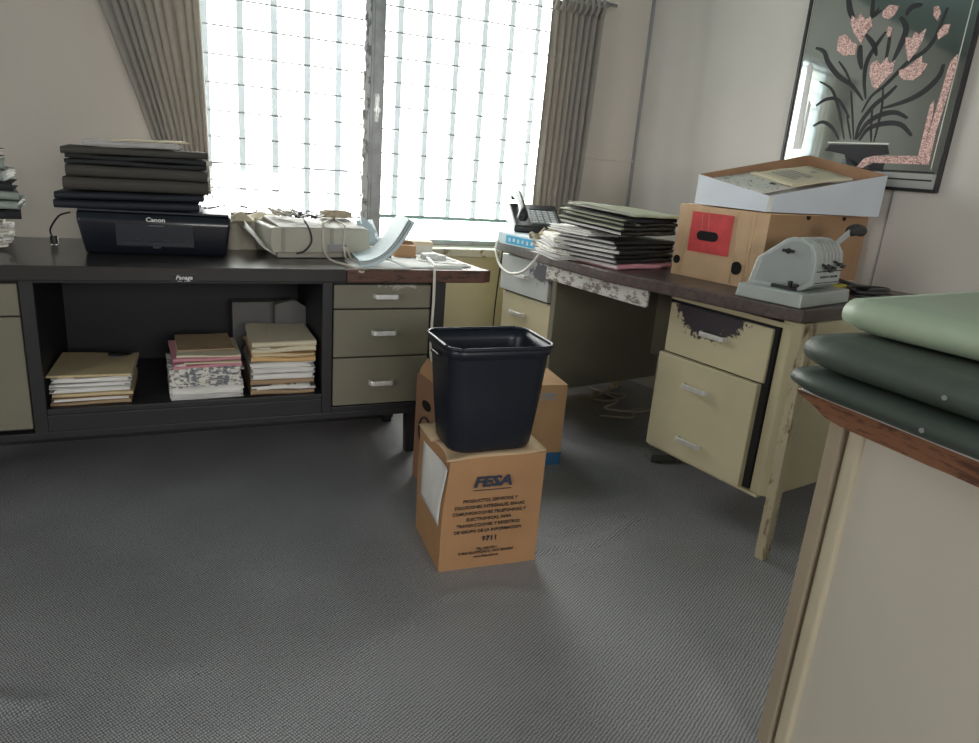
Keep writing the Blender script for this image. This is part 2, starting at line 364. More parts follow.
# floor with soft carpet creases
def seg_d(p, pts):
    best = 9
    for a, b in zip(pts[:-1], pts[1:]):
        ax, ay = a; bx, by = b; dx, dy = bx - ax, by - ay
        t = max(0, min(1, ((p[0] - ax) * dx + (p[1] - ay) * dy) / (dx * dx + dy * dy)))
        best = min(best, math.hypot(p[0] - ax - t * dx, p[1] - ay - t * dy))
    return best
creases = [([(0.93, 1.62), (1.10, 1.60), (1.22, 1.635), (1.40, 1.72)], .014, .013), ([(1.06, 1.70), (1.22, 1.73), (1.38, 1.74)], .010, .015),
           ([(-.42, 1.43), (-.30, 1.39)], .012, .02), ([(.60, 1.49), (.70, 1.50), (.86, 1.44)], .006, .015), ([(-.1, 1.42), (.0, 1.40)], .004, .02), ([(.35, 1.36), (.5, 1.40)], .004, .015)]
b = MB()
xs = [-3.0 + i * .2 for i in range(12)] + [-.6 + i * .02 for i in range(126)] + [1.95 + i * .2 for i in range(9)]
ys = [-2.6 + i * .25 for i in range(15)] + [1.15 + i * .02 for i in range(46)] + [2.1 + i * .25 for i in range(6)]
gv = []
for x in xs:
    row = []
    for y in ys:
        z = 0
        if 1 < y < 2.1:
            for pts, hh, ww in creases:
                z += hh * math.exp(-(seg_d((x, y), pts) / ww) ** 2)
        row.append(b.bm.verts.new((x, y, z)))
    gv.append(row)
for i in range(len(xs) - 1):
    for j in range(len(ys) - 1):
        f = b.bm.faces.new((gv[i][j], gv[i + 1][j], gv[i + 1][j + 1], gv[i][j + 1])); f.smooth = True
struct(b.build('floor', M['carpet']))
struct(MB().box(-3.1, 3.6, -2.7, 3.5, CEIL, CEIL + .1).build('ceiling', M['ceil']))
# back wall with the window opening
OX0, OX1, OZ0, OZ1 = -.06, 1.79, .70, 1.98
b = MB()
b.box(-3.1, OX0, WY, WY + .16, 0, CEIL); b.box(OX1, 2.45, WY, WY + .16, 0, CEIL)
b.box(OX0, OX1, WY, WY + .16, 0, OZ0); b.box(OX0, OX1, WY, WY + .16, OZ1, CEIL)
struct(b.build('wall_back', M['wall']))
b = MB(); mt = Matrix.Translation((WX, WY, 0)) @ Matrix.Rotation(rad(-80), 4, 'Z')     # x runs towards the camera, y out of the room
b.box(-.2, 6.1, 0, .12, 0, CEIL, 0, mt); struct(b.build('wall_right', M['wallr']))
b = MB()   # left wall, opened for an added fill window
b.box(-3.12, -3.0, -2.6, -1.1, 0, CEIL); b.box(-3.12, -3.0, .5, 3.4, 0, CEIL); b.box(-3.12, -3.0, -1.1, .5, 0, 1.15); b.box(-3.12, -3.0, -1.1, .5, 2.05, CEIL)
struct(b.build('wall_left', M['wall']))
b = MB()  # wall behind the camera, opened for an added fill window
b.box(-3.1, -.3, -2.62, -2.5, 0, CEIL); b.box(1.5, 3.6, -2.62, -2.5, 0, CEIL); b.box(-.3, 1.5, -2.62, -2.5, 0, 1.2); b.box(-.3, 1.5, -2.62, -2.5, 2.1, CEIL)
struct(b.build('wall_front', M['wall']))
# sill, cream skirting wall and battens
struct(MB().box(OX0, OX1 + .05, 3.22, 3.33, .655, .695).build('trim_1', M['sill'], bevel=.006))
struct(MB().box(.60, 1.85, 3.275, 3.30, .0, .655).build('trim_2', M['cream_wall']))
struct(MB().box(1.15, 1.205, 3.255, 3.276, .0, .64).build('trim_3', M['manila2'], bevel=.004))
struct(MB().box(1.84, 2.262, 3.288, 3.30, 1.172, 1.182).build('trim_4', M['wall'], bevel=.002))
b = MB(); b.box(1.408, 1.413, -.003, 0.0, 0, CEIL, 0, mt); b.box(-.002, .012, -.012, 0.0, 0, CEIL, 0, mt); struct(b.build('trim_5', M['greyink']))
# window on the back wall: frame, mullion, louvres
wn = bpy.data.objects.new('window_1', None); COL.objects.link(wn); wn['kind'] = 'structure'
b = MB(); b.box(OX0, OX1, 3.32, 3.38, OZ0, .725); b.box(OX0, OX1, 3.32, 3.38, OZ1 - .03, OZ1); b.box(OX0, OX0 + .03, 3.32, 3.38, .725, OZ1 - .03); b.box(OX1 - .03, OX1, 3.32, 3.38, .725, OZ1 - .03)
b.build('frame', M['alu'], wn, bevel=.003)
b = MB(); b.box(.822, .885, 3.30, 3.38, .725, OZ1 - .03); b.box(.834, .872, 3.292, 3.30, .725, OZ1 - .03); b.build('mullion', M['alu'], wn, bevel=.003)
b = MB()
n = 60
for i in range(n):       # pale frame strip with a wavy, peeling edge
    z0 = .725 + (OZ1 - .755) * i / n; z1 = .725 + (OZ1 - .755) * (i + 1) / n
    o = .003 * math.sin(i * .9) + .003 * math.sin(i * 2.3)
    b.box(.795 + o, .822, 3.305, 3.37, z0, z1)
b.build('peeling_strip', M['aluw'], wn)
b = MB(); b.box(.842, .858, 3.286, 3.292, 1.25, 1.37); b.tube([(.850, 3.284, 1.36), (.848, 3.262, 1.35), (.846, 3.256, 1.31), (.848, 3.262, 1.27)], .005)
b.cyl((.85, 1.30, 3.270), .014, .014, 'y'); b.build('latch', M['chrome'], wn, bevel=.001)
b = MB(); b.box(.885, OX1 - .03, 3.335, 3.36, .822, .834); b.build('rail', M['greenish'], wn)
MB().box(.885, OX1 - .03, 3.35, 3.354, .725, .822).build('lower_pane', M['lowglass'], wn)
k0 = 0
for (xa, xb) in ((OX0 + .03, .800), (.885, OX1 - .03)):
    z = .725 if xa < .5 else .834
    zs = [.725, .815, .919, 1.024, 1.13, 1.235, 1.345, 1.455, 1.565, 1.67, 1.775, 1.87, 1.95] if xa < .5 else [.834, .919, 1.017, 1.118, 1.226, 1.325, 1.43, 1.535, 1.64, 1.745, 1.85, 1.95]
    for za, zb in zip(zs[:-1], zs[1:]):
        b = MB()
        b.prism([(3.345, za), (3.350, za), (3.362, zb + .004), (3.357, zb + .004)], xa, xb, 'x')
        b.box(xa, xb, 3.339, 3.3445, za - .003, za + .0032, 1)
        b.build('louvre', [M['glass'], M['greyink']], wn)
# protective grille outside
gr = thing('window_grille', 'white metal bar grille outside the bright window', 'grille', (0, 3.45, 0))
for i in range(14):
    x = -.14 + .1415 * i
    MB().box(x - .014, x + .014, -.009, .009, .62, 1.98).build('bar', M['bar'], gr)
for z in (.64, 1.95): MB().box(-.16, 1.90, -.006, .006, z, z + .02).build('rail', M['bar'], gr)
ww_ = MB(); ww_.tube([(.36, .2, .985), (.80, .2, 1.01)], .016); ww_.build('outer_brace', M['bar'], gr)
ww_ = MB(); ww_.tube([(.93, .2, 1.66), (1.33, .2, 1.645)], .016); ww_.build('outer_brace', M['bar'], gr)
# unseen windows added at the left and behind the camera as fill light
for nm, org, rz_, wd, za, zb in (('fill_window_2', (-3.06, .5, 0), rad(-90), 1.6, 1.15, 2.05), ('fill_window_3', (1.5, -2.56, 0), rad(180), 1.8, 1.2, 2.1)):
    e = bpy.data.objects.new(nm, None); COL.objects.link(e); e['kind'] = 'structure'; e.location = org; e.rotation_euler = (0, 0, rz_)
    b = MB(); b.box(0, wd, -.03, .03, za, za + .03); b.box(0, wd, -.03, .03, zb - .03, zb); b.box(0, .03, -.03, .03, za, zb); b.box(wd - .03, wd, -.03, .03, za, zb)
    b.build('frame', M['alu'], e)
    for q in (1, 2): MB().box(wd * q / 3 - .03, wd * q / 3 + .03, -.03, .03, za, zb).build('mullion', M['alu'], e)
    z = za + .1
    b = MB()
    while z < zb: b.box(.03, wd - .03, -.004, .004, z, z + .008); z += .105
    b.build('louvre_edges', M['bar'], e)

# curtains
def curtain(name, label, xt0, xt1, zt, xb0, xb1, zb, y, folds, amp, sweep, header=False, mid=None):
    r = thing(name, label, 'curtain', ((xt0 + xt1) / 2, y, zb)); ox = (xt0 + xt1) / 2
    b = MB(); n, m_ = folds * 10, 34; g = []
    for j in range(m_ + 1):
        t = j / m_; z = zt + (zb - zt) * t; row = []
        k = t ** sweep
        xa = xt0 + (xb0 - xt0) * k; xe = xt1 + (xb1 - xt1) * k
        if mid: xa += mid * math.sin(PI * t)
        for i in range(n + 1):
            s = i / n
            ph = folds * s + .45 * noise.noise(Vector((s * 4, t * 1.3, folds)))
            A = amp * (.75 + .5 * noise.noise(Vector((s * 6, 3, folds))))
            yy = A * math.sin(2 * PI * ph) + .25 * A * math.sin(4 * PI * ph + 1)
            xx = xa + (xe - xa) * (s + .022 * math.sin(2 * PI * ph + 1.2))
            row.append(b.bm.verts.new((xx - ox, yy, z - zb)))
        g.append(row)
    for j in range(m_):
        for i in range(n):
            f = b.bm.faces.new((g[j][i], g[j][i + 1], g[j + 1][i + 1], g[j + 1][i])); f.smooth = True
    c = b.build('drape', M['curtain'], r)
    s = c.modifiers.new('thickness', 'SOLIDIFY'); s.thickness = .0025
    if header:
        b = MB(); nn = 9
        for i in range(nn):
            x = xt0 - ox + (xt1 - xt0) * (i + .5) / nn
            b.tube([(x - .010, -.02, zt - zb - .045), (x, -.028, zt - zb - .01), (x + .002, -.012, zt - zb + .03)], .009, 6)
        b.build('pleat_header', M['curtain'], r)
    return r
curtain('curtain', 'pale linen curtain left of the window behind the printer, swept towards the window', -.357, .105, 1.90, -.02, .135, .90, 3.20, 11, .017, .85)
curtain('curtain', 'pale linen curtain at the right edge of the window, behind the telephone', 1.640, 1.925, 1.86, 1.630, 1.885, .74, 3.20, 8, .02, 1.0, True, -.0)
rod = thing('curtain_rod', 'thin metal curtain rod above the window', 'curtain rod', (.8, 3.215, 1.885))
rb = MB(); rb.tube([(-1.15, 0, 0), (1.2, 0, 0)], .008); rb.build('rod', M['alu'], rod)
for x in (-1.1, 1.15): MB().box(x - .01, x + .01, 0, .09, -.012, .012).build('bracket', M['alu'], rod)

# ================================================================ LEFT DESK
def drawer(parent, x0, x1, y, z0, z1, m, handles, name='drawer', depth=.02, hw=.09, rot=0):
    b = MB(); b.box(0, x1 - x0, 0, depth, 0, z1 - z0)
    o = b.build(name, m, parent, bevel=.003, loc=(x0, y, z0)); o.rotation_euler = (0, 0, rot)
    for hx, hz in handles: pull_handle(o, hx, hz, hw, 0)
    return o
ld = thing('steel_desk', 'long charcoal steel desk with olive drawers and an open shelf, below the window', 'desk', (0, 2.25, 0))
# local y=0 is the front edge of the top
b = MB(); b.box(-.95, .50, 0, .60, .705, .748); b.box(.50, .93, 0, .56, .705, .748); b.build('desktop', M['chartop'], ld, bevel=.004)
b = MB(); b.prism([(.50, -.002), (.985, -.002), (1.015, .012), (1.0, .05), (.945, .545), (.93, .56), (.93, .02), (.50, .02)], .706, .749, 'z'); b.build('chipped_edge', M['redwood'], ld, bevel=.003)
F = .02
b = MB()
b.box(-.411, -.376, F, .04, .245, .705); b.box(.425, .458, F, .04, .245, .705); b.box(.80, .852, F, .06, .245, .705)     # posts
b.box(-.376, .425, F, F + .012, .696, .705)
b.box(-.90, .852, F, .56, .225, .247); b.box(-.376, .425, F, F + .012, .247, .300)
b.box(.458, .80, F, F + .03, .247, .268); b.box(.458, .80, F, F + .03, .698, .705)
b.build('frame', M['char'], ld, bevel=.002)
b = MB(); b.box(-.376, .425, .54, .555, .25, .70); b.box(-.390, -.376, F + .015, .55, .25, .70); b.box(.425, .44, F + .015, .55, .25, .70); b.build('bay_lining', M['char_shade'], ld)
MB().box(-.90, .84, .562, .575, 0, .70).build('back_panel', M['char'], ld)
MB().box(-.376, .425, F + .002, .54, .300, .318).build('shelf', M['char'], ld, bevel=.002)
b = MB(); b.box(.459, .799, .045, .55, .25, .697); b.box(-.90, -.412, .045, .55, .25, .697); b.box(.80, .852, .06, .56, .247, .704); b.build('pedestal_body', M['char_shade'], ld)
drawer(ld, .462, .797, F - .002, .614, .694, M['olive_w'], [(.175, .043)])
drawer(ld, .462, .797, F - .002, .446, .609, M['olive'], [(.172, .085)])
drawer(ld, .462, .797, F - .002, .272, .441, M['olive'], [(.168, .080)])
drawer(ld, -.90, -.414, F - .002, .603, .694, M['olive'], [(.2, .04)])
drawer(ld, -.90, -.414, F - .002, .262, .599, M['olive'], [(.2, .26)])
for x, y in ((.775, .17), (.775, .50), (-.80, .15), (-.80, .50)):
    b = MB(); b.hexa([(x + .008, y + .008, 0), (x + .042, y + .008, 0), (x + .042, y + .042, 0), (x + .008, y + .042, 0)], [(x, y, .226), (x + .05, y, .226), (x + .05, y + .05, .226), (x, y + .05, .226)])
    b.build('leg', M['char'], ld)
b = MB(); b.box(-.036, .036, -.003, 0, -.011, .011); pl = b.build('maker_plate', M['black'], ld, loc=(.012, -.0005, .716))
text('lettering', 'Panaga', .017, M['white'], pl, face_front(0, -.0032, .002), .0003, shear=.3, bold=.0003)
text('lettering', 'metal    muebles', .0055, M['white'], pl, face_front(0, -.0032, -.008), .0003)

# ================================================================ RIGHT DESK (local: x = minus the run along its front, y = depth)
DR = rad(-80); DO = Vector((1.654, 1.445, 0))
def D(u, v, z): return DO + UV * u + VV * v + Vector((0, 0, z))
rd = thing('steel_desk', 'cream steel pedestal desk with dark bowed top and rusty leg, along the right wall', 'desk', tuple(DO), DR)
fe = [(0, 0), (.1, -.035), (.2, -.060), (.32, -.075), (.42, -.088), (.56, -.115), (.70, -.132), (.85, -.132), (1.06, -.115), (1.3, -.092), (1.51, -.07)]
top = [(-u, v) for u, v in fe] + [(-1.51, .80), (0.0, .80)]
b = MB(); b.prism(top, .738, .780); b.build('desktop', M['dtop'], rd, bevel=.006, seg=3)
b = MB(); b.box(-.50, -.03, .029, .66, .177, .735); b.build('pedestal_body', M['cream'], rd, bevel=.004)
b = MB(); b.box(-1.505, -1.12, .028, .66, .177, .735); b.build('pedestal_body', M['cream'], rd, bevel=.004)
b = MB(); b.prism([(-.065, .005), (-.030, .0), (-.004, .018), (-.004, .66), (-.03, .66), (-.03, .04), (-.065, .04)], .172, .737); b.build('corner_column', M['cream'], rd, bevel=.004)
b = MB(); b.box(-.497, -.068, .0, .029, .178, .73); b.build('drawer_recess', M['black'], rd)
MB().box(-.50, -.03, -.006, .03, .164, .175).build('lower_rim', M['cream'], rd, bevel=.002)
MB().box(-.50, -.03, -.002, .03, .712, .728).build('upper_rim', M['cream'], rd, bevel=.002)
drawer(rd, -.490, -.083, -.010, .530, .703, M['cream_spot'], [(.200, .100)], depth=.02, hw=.108)
drawer(rd, -.500, -.092, -.022, .176, .525, M['cream_d'], [(.185, .265), (.195, .075)], depth=.03, hw=.108)
b = MB(); b.box(-1.50, -1.13, .0, .029, .178, .73); b.build('drawer_recess', M['black'], rd)
drawer(rd, -1.505, -1.15, -.03, .562, .722, M['greyd'], [(.17, .085)], depth=.03, hw=.108)
drawer(rd, -1.500, -1.14, -.012, .20, .550, M['cream_d'], [(.13, .27), (.13, .08)], depth=.03, hw=.108)
b = MB(); b.box(-1.137, -1.105, -.02, .66, .177, .737); b.build('corner_column', M['olive'], rd, bevel=.003)
b = MB(); b.prism([(-1.10, -.088), (-.53, -.092), (-.53, -.080), (-1.10, -.076)], .676, .737); b.build('apron', M['apron'], rd, bevel=.002)
b = MB(); b.box(-1.12, -.50, .60, .615, .30, .737); b.build('modesty_panel', M['olive'], rd)
b = MB(); b.box(-1.12, -.50, -.07, .60, .7365, .7385); b.build('underside', M['blackm'], rd)
b = MB()
b.hexa([(.032, -.052, 0), (.064, -.052, 0), (.064, -.018, 0), (.032, -.018, 0)], [(-.022, .026, .738), (.010, .026, .738), (.010, .065, .738), (-.022, .065, .738)])
b.build('leg', M['rusty'], rd, bevel=.003)
for x, y in ((-.06, .70), (-1.46, .70), (-1.45, .03)):
    b = MB(); b.hexa([(x + .01, y + .01, 0), (x + .04, y + .01, 0), (x + .04, y + .04, 0), (x + .01, y + .04, 0)], [(x, y, .74), (x + .05, y, .74), (x + .05, y + .05, .74), (x, y + .05, .74)])
    b.build('leg', M['cream'], rd)

# ================================================================ FOREGROUND DESK
fd = thing('steel_desk', 'off-white desk end with chipped brown top edge in the right foreground, holding green binders', 'desk', (1.02, .874, 0))
b = MB(); b.prism([(.012, 0), (.9, 0), (.9, -1.3), (0, -1.3), (0, -.012)], .768, .775); b.build('laminate', M['dtop2'], fd, bevel=.001)
b = MB(); b.slab(0, .9, -1.3, 0, .731, .768, 2, 40, lambda x, y, t: (.006 if x < .01 and t == 0 else 0, 0, (0 if t else (.028 * math.exp(-((y) / .05) ** 2) * (1 if x < .5 else 0) + .002 * noise.noise(Vector((y * 30, 0, 0))))))); b.build('tabletop', M['brownedge'], fd)
b = MB(); b.box(.062, .075, -1.25, -.11, .05, .731); b.build('side_panel', M['side'], fd)
b = MB(); b.box(.048, .085, -.075, -.045, 0, .731); b.build('leg', M['fleg'], fd, bevel=.003)
b = MB(); b.box(.053, .085, -.112, -.080, .02, .731); b.build('edge_strip', M['fleg2'], fd, bevel=.008, seg=3)
b = MB(); b.cyl((.062, -.06, -.001), .014, .012); b.build('foot', M['chrome'], fd)
b = MB(); b.box(.80, .84, -.075, -.045, 0, .731); b.build('leg', M['fleg'], fd, bevel=.003)
b = MB(); b.box(.085, .80, -.062, -.055, .10, .731); b.build('end_panel', M['side'], fd)

# ================================================================ FOLDERS AND PAPERS
def cover_mesh(w, d, t, th=.0016, wob=0.0, seed=0):
    """folded card: fold along the front (y=0), open at the back; x across"""
    r = t / 2; n = 6
    outer = [(d, 0)] + [(r, 0)] + [(r - r * math.sin(PI * k / n), r - r * math.cos(PI * k / n)) for k in range(1, n)] + [(r, t), (d, t)]
    ri = max(r - th, .0003)
    inner = [(d, th)] + [(r, th)] + [(r - ri * math.sin(PI * k / n), r - ri * math.cos(PI * k / n)) for k in range(1, n)] + [(r, t - th), (d, t - th)]
    b = MB(); nx = 8; rings = []
    for i in range(nx + 1):
        x = -w / 2 + w * i / nx; ring = []
        for p in outer + inner[::-1]:
            dz = wob * noise.noise(Vector((x * 7 + seed, p[0] * 5, seed))) * (1 + (p[1] > r))
            dy = wob * .8 * noise.noise(Vector((x * 6, seed, 3)))
            ring.append(b.bm.verts.new((x, p[0] + dy, p[1] + dz)))
        rings.append(ring)
    N = len(rings[0])
    for i in range(nx):
        for k in range(N):
            f = b.bm.faces.new((rings[i][k], rings[i + 1][k], rings[i + 1][(k + 1) % N], rings[i][(k + 1) % N])); f.smooth = False
    h = len(outer)
    for R_ in (rings[0], rings[-1]):
        for k in range(h - 1): quad_poly(b.bm, [R_[k], R_[k + 1], R_[N - 2 - k], R_[N - 1 - k]])
    return b
def papers_mesh(w, d, z0, z1, seed, jit=.006, amp=.0015, n=None):
    rnd = random.Random(seed); b = MB()
    n = n or max(2, int((z1 - z0) / .003)); hgt = (z1 - z0) / n
    for i in range(n):
        ox, oy = rnd.uniform(-jit, jit), rnd.uniform(-jit, jit)
        a = rnd.uniform(-.02, .02); sd = rnd.random() * 50
        b.slab(-w / 2 + ox, w / 2 + ox, oy, d + oy, z0 + i * hgt, z0 + (i + .82) * hgt, 8, 4,
               lambda x, y, t: (-a * y, a * x, amp * noise.noise(Vector((x * 14 + seed, y * 9, seed * .37))) + amp * .4 * noise.noise(Vector((x * 30 + sd, y * 20, 0)))))
    return b
seedc = [0]
def folder(label, loc, rz, wd, dp, t, cover, paper='paper', group=None, tilt=(0, 0), name='folder', cat='folder', wob=.002, jit=.004, inset=.008, side='fold', fill=.8, flip=False):
    if flip: loc = (loc[0] - math.sin(rz) * dp, loc[1] + math.cos(rz) * dp, loc[2]); rz += PI
    seedc[0] += 1; s = seedc[0]
    r = thing(name, label, cat, loc, group=group, rot=(tilt[0], tilt[1], rz))
    cover_mesh(wd, dp, t, wob=wob, seed=s).build('cover', M[cover] if isinstance(cover, str) else cover, r)
    g = t * (1 - fill) / 2 + .0018
    pm = papers_mesh(wd - inset * 2, dp - .006 - (0 if flip else t * .45), g, t - g, s, jit, wob * .6)
    for v in pm.bm.verts: v.co.y += .004 + t * .45
    if side == 'open':
        for v in pm.bm.verts: v.co.x += .004
    pm.build('papers', M[paper], r)
    return r
def bundle(name, label, cat, loc, rz, wd, dp, t, mats, group=None, jit=.008, amp=.003, tilt=(0, 0), n=None):
    """one loose sheaf of papers that lies as one piece"""
    seedc[0] += 1
    o = papers_mesh(wd, dp, 0, t, seedc[0], jit, amp, n).build(name, M[mats], None)
    o.location = loc; o.rotation_euler = (tilt[0], tilt[1], rz)
    return tag(o, label, cat, group)

# ---- pile of dark folders on the printer
g = 'folders piled on the printer'
ZP = .888
folder('glossy dark navy folder lying directly on the printer, lowest of the pile', (-.135, 2.475, ZP), rad(-4.0), .405, .26, .024, 'navycard', 'paper', g, (0, rad(-1.2)))
folder('second dark navy folder up on the printer, sticking out farthest to the left', (-.125, 2.470, ZP + .029), rad(-3.2), .415, .26, .020, 'navycard', 'paper2', g, (0, rad(-1.2)))
folder('thick olive-grey folder, lower of the two thick grey ones on the printer', (-.105, 2.475, ZP + .054), rad(-2), .405, .25, .038, 'greycard2', 'paper', g, (0, rad(-.6)))
folder('thick olive-grey folder, upper of the two thick grey ones on the printer', (-.100, 2.480, ZP + .094), rad(-1), .395, .25, .034, 'greycard2', 'paper', g, (0, rad(-.4)))
folder('thin charcoal folder just above the two thick grey ones on the printer', (-.102, 2.482, ZP + .1305), rad(-1), .392, .25, .013, 'darkcard', 'paper2', g, (0, rad(-.4)))
folder('thin charcoal folder below the topmost grey folder on the printer', (-.100, 2.484, ZP + .146), rad(0), .390, .25, .013, 'darkcard', 'paper2', g, (0, rad(-.5)))
folder('dark grey folder topmost of the closed folders on the printer, under loose papers', (-.102, 2.480, ZP + .162), rad(1), .405, .26, .020, 'greycard2', 'paper', g, (0, rad(-1.5)))
bundle('paper_bundle', 'sloping loose white papers on top of the dark folder pile over the printer', 'papers', (-.11, 2.50, ZP + .187), rad(2), .27, .22, .016, 'paper2', None, .01, .003, (0, rad(-1.5)))
bundle('envelope', 'brown envelope on the very top of the folder pile over the printer', 'envelope', (-.06, 2.51, ZP + .206), rad(4), .22, .20, .005, 'cream_card', None, .003, .002, (0, rad(-2)), 2)
# metal hooks of the hanging folders at the right end
for i, (z, y, l) in enumerate(((.062, 2.56, .045), (.098, 2.60, .05), (.150, 2.57, .045))):
    hk = thing('file_hook', ['lowest', 'middle', 'topmost'][i] + ' bent metal hanging-file hook at the right end of the pile over the printer', 'hook', (.075 + .01 * i, y, ZP + z), group='hanging-file hooks')
    b = MB(); b.tube([(-.03, 0, .004), (.01, 0, .004), (l, .01, .002), (l + .004, .01, -.012), (l - .008, .01, -.016)], .0022, 6); b.build('wire', M['chrome'], hk)
    MB().box(-.035, .02, -.002, .002, -.006, .010).build('rail_end', M['gold'], hk)

# ---- printer
pr = thing('printer', 'wide black inkjet printer under a pile of dark folders on the left desk', 'printer', (-.06, 2.475, .748), rad(-4))
b = MB()
prof = [(-.195, 0, .020), (.195, 0, .020), (.215, 0, .060), (.215, 0, .12)]
def ring(z, hw, y0, y1): return [(-hw, y0, z), (hw, y0, z), (hw, y1, z), (-hw, y1, z)]
rings = [ring(.0, .204, .010, .27), ring(.03, .209, .0, .28), ring(.105, .221, -.008, .29), ring(.132, .223, .006, .29)]
for a, c in zip(rings[:-1], rings[1:]):
    b._add(a + c, [(0, 1, 5, 4), (1, 2, 6, 5), (2, 3, 7, 6), (3, 0, 4, 7)])
b._add(rings[0], [(0, 3, 2, 1)]); b._add(rings[-1], [(0, 1, 2, 3)])
bmesh.ops.remove_doubles(b.bm, verts=b.bm.verts[:], dist=.0001)
b.build('body', M['printer'], pr, bevel=.009, seg=3, smooth=True)
b = MB(); b.slab(-.217, .217, .0, .285, .1315, .138, 2, 2); b.build('lid', M['printer2'], pr, bevel=.002)
b = MB(); b.prism([(-.004, .028), (-.0095, .098), (-.004, .100), (0.006, .030)], -.115, .110, 'x'); b.build('output_tray', M['printer2'], pr, bevel=.002)
for i in range(7):
    x = -.09 + .028 * i
    MB().box(x, x + .017, -.009, -.004, .046, .052).build('button', M['key'] if False else M['printer2'], pr, bevel=.001)
b = MB(); b.box(-.095, .10, -.0085, -.003, .036, .039); b.box(-.012, .010, -.010, -.003, .024, .030); b.build('tray_tab', M['printer2'], pr)
text('lettering', 'Canon', .0185, M['white'], pr, Matrix.Translation((.0, -.0115, .113)) @ Matrix.Rotation(PI / 2, 4, 'X'), .0016, bold=.0004, xs=1.12)
b = MB(); b.box(-.02, .022, -.0105, -.006, .094, .0955); b.build('name_line', M['greyink'], pr)
b = MB(); b.tube([(-.31, 2.62, .86), (-.345, 2.64, .845), (-.375, 2.66, .80), (-.372, 2.665, .775)], .003, 6); pc = adopt(b.build('power_cord', M['black'], None), pr)
b = MB(); b.cyl((-.368, 2.665, .752), .012, .026, 'z', 12); b.build('plug', M['black'], pc, bevel=.002)
b = MB(); b.box(-.377, -.374, 2.655, 2.675, .749, .753); b.box(-.364, -.361, 2.655, 2.675, .749, .753); b.build('prongs', M['chrome'], pc)
b = MB(); b.tube([(.10, 2.60, .892), (.17, 2.62, .905), (.26, 2.66, .890), (.24, 2.72, .870), (.16, 2.70, .870), (.09, 2.66, .888)], .0028, 6)
tag(b.build('cable', M['black']), 'thin black cable looping behind the right end of the printer', 'cable')

# ---- pile at the far left edge
g = 'folders piled at the far left edge'
rows = [('white newspaper bundle leaning under the folders at the far left edge', 'news', .045, 0, 0), ]
lab = ['lowest', 'second lowest', 'third lowest', 'fourth lowest', 'third highest', 'second highest', 'topmost']
zz = .749
b_ = bundle('newspaper_bundle', 'crumpled bundle of printed papers at the bottom of the far left pile', 'papers', (-.62, 2.50, zz), rad(8), .30, .24, .085, 'news', None, .02, .008, (0, rad(-3)), 12)
zz += .092
for i in range(7):
    t = [.026, .022, .024, .022, .03, .028, .024][i]
    off = [.03, .025, .03, .015, -.005, 0.002, -.02][i]
    folder(lab[i] + ' grey-green folder in the pile at the far left edge of the desk', (-.60 + off, 2.50, zz), rad([10, 4, 12, 6, 2, 9, 4][i]), .29, .24, t, 'greypress' if i % 3 else 'darkcard', 'paper', g, (0, 0), wob=.006, jit=.009)
    zz += t + .004

# ---- shelf stacks
g = 'folders in the left stack on the shelf'
zz = .318
for i, (t, c, nm) in enumerate(((.011, 'manila2', 'brown card folder, lowest in the left stack on the shelf'), (.010, 'manila2', 'brown card folder, second lowest in the left stack on the shelf'),
        (.012, 'manila', 'buff folder, third lowest in the left stack on the shelf'), (.013, 'paper', 'white folder just above the brown ones in the left stack on the shelf'),
        (.013, 'paper2', 'grey-white folder in the upper middle of the left stack on the shelf'), (.012, 'paper', 'white folder right below the buff top folder of the left shelf stack'),
        (.008, 'manila', 'wide buff folder on top of the left stack on the shelf'))):
    folder(nm, (-.262 + (i % 3) * .003, 2.295 + .002 * (i % 2), zz), rad([-2, 1, -1, 2, 0, -2, -3][i]), .215 if i < 6 else .225, .25, t, c, 'paper', g, (0, 0), wob=.003, flip=i in (1, 3, 4, 5), jit=.006); zz += t + .0028
g = 'papers in the middle stack on the shelf'
zz = .318
mid = [(.020, 'paper2', 'lowest grey-white wad of papers in the middle stack on the shelf'), (.018, 'paper', 'second lowest white wad of papers in the middle stack on the shelf')]
for i, (t, c, nm) in enumerate(mid):
    bundle('paper_bundle', nm, 'papers', (.065, 2.285, zz), rad(2 - 3 * i), .21, .24, t, c, g, .006, .003); zz += t + .002
for i in range(3):
    t = .018
    bundle('paper_bundle', ['lowest', 'middle', 'topmost'][i] + ' of the crumpled printed wads in the middle stack on the shelf', 'papers', (.067 + .004 * (i % 2), 2.285, zz), rad([3, -2, 4, 0][i]), .20, .23, t, 'news2', g, .012, .008, n=5); zz += t + .003
folder('pink folder, lower of the two in the middle stack on the shelf', (.07, 2.285, zz), rad(2), .205, .23, .011, 'pink', 'paper', g, wob=.004); zz += .013
folder('pale buff folder between the two pink ones in the middle stack on the shelf', (.085, 2.285, zz), rad(-1), .17, .22, .005, 'cream_card', 'paper', g, wob=.003); zz += .007
folder('pink folder, upper of the two in the middle stack on the shelf', (.07, 2.290, zz), rad(4), .20, .23, .010, 'pink', 'paper', g, wob=.004); zz += .012
folder('pale buff folder on top of the middle stack on the shelf', (.075, 2.290, zz), rad(1), .19, .22, .007, 'cream_card', 'paper', g, wob=.003); zz += .009
folder('dark brown folder lying at the back on top of the middle stack on the shelf', (.07, 2.34, zz), rad(3), .17, .20, .005, 'manila2', 'paper2', g)
g = 'folders in the tall right stack on the shelf'
zz = .318
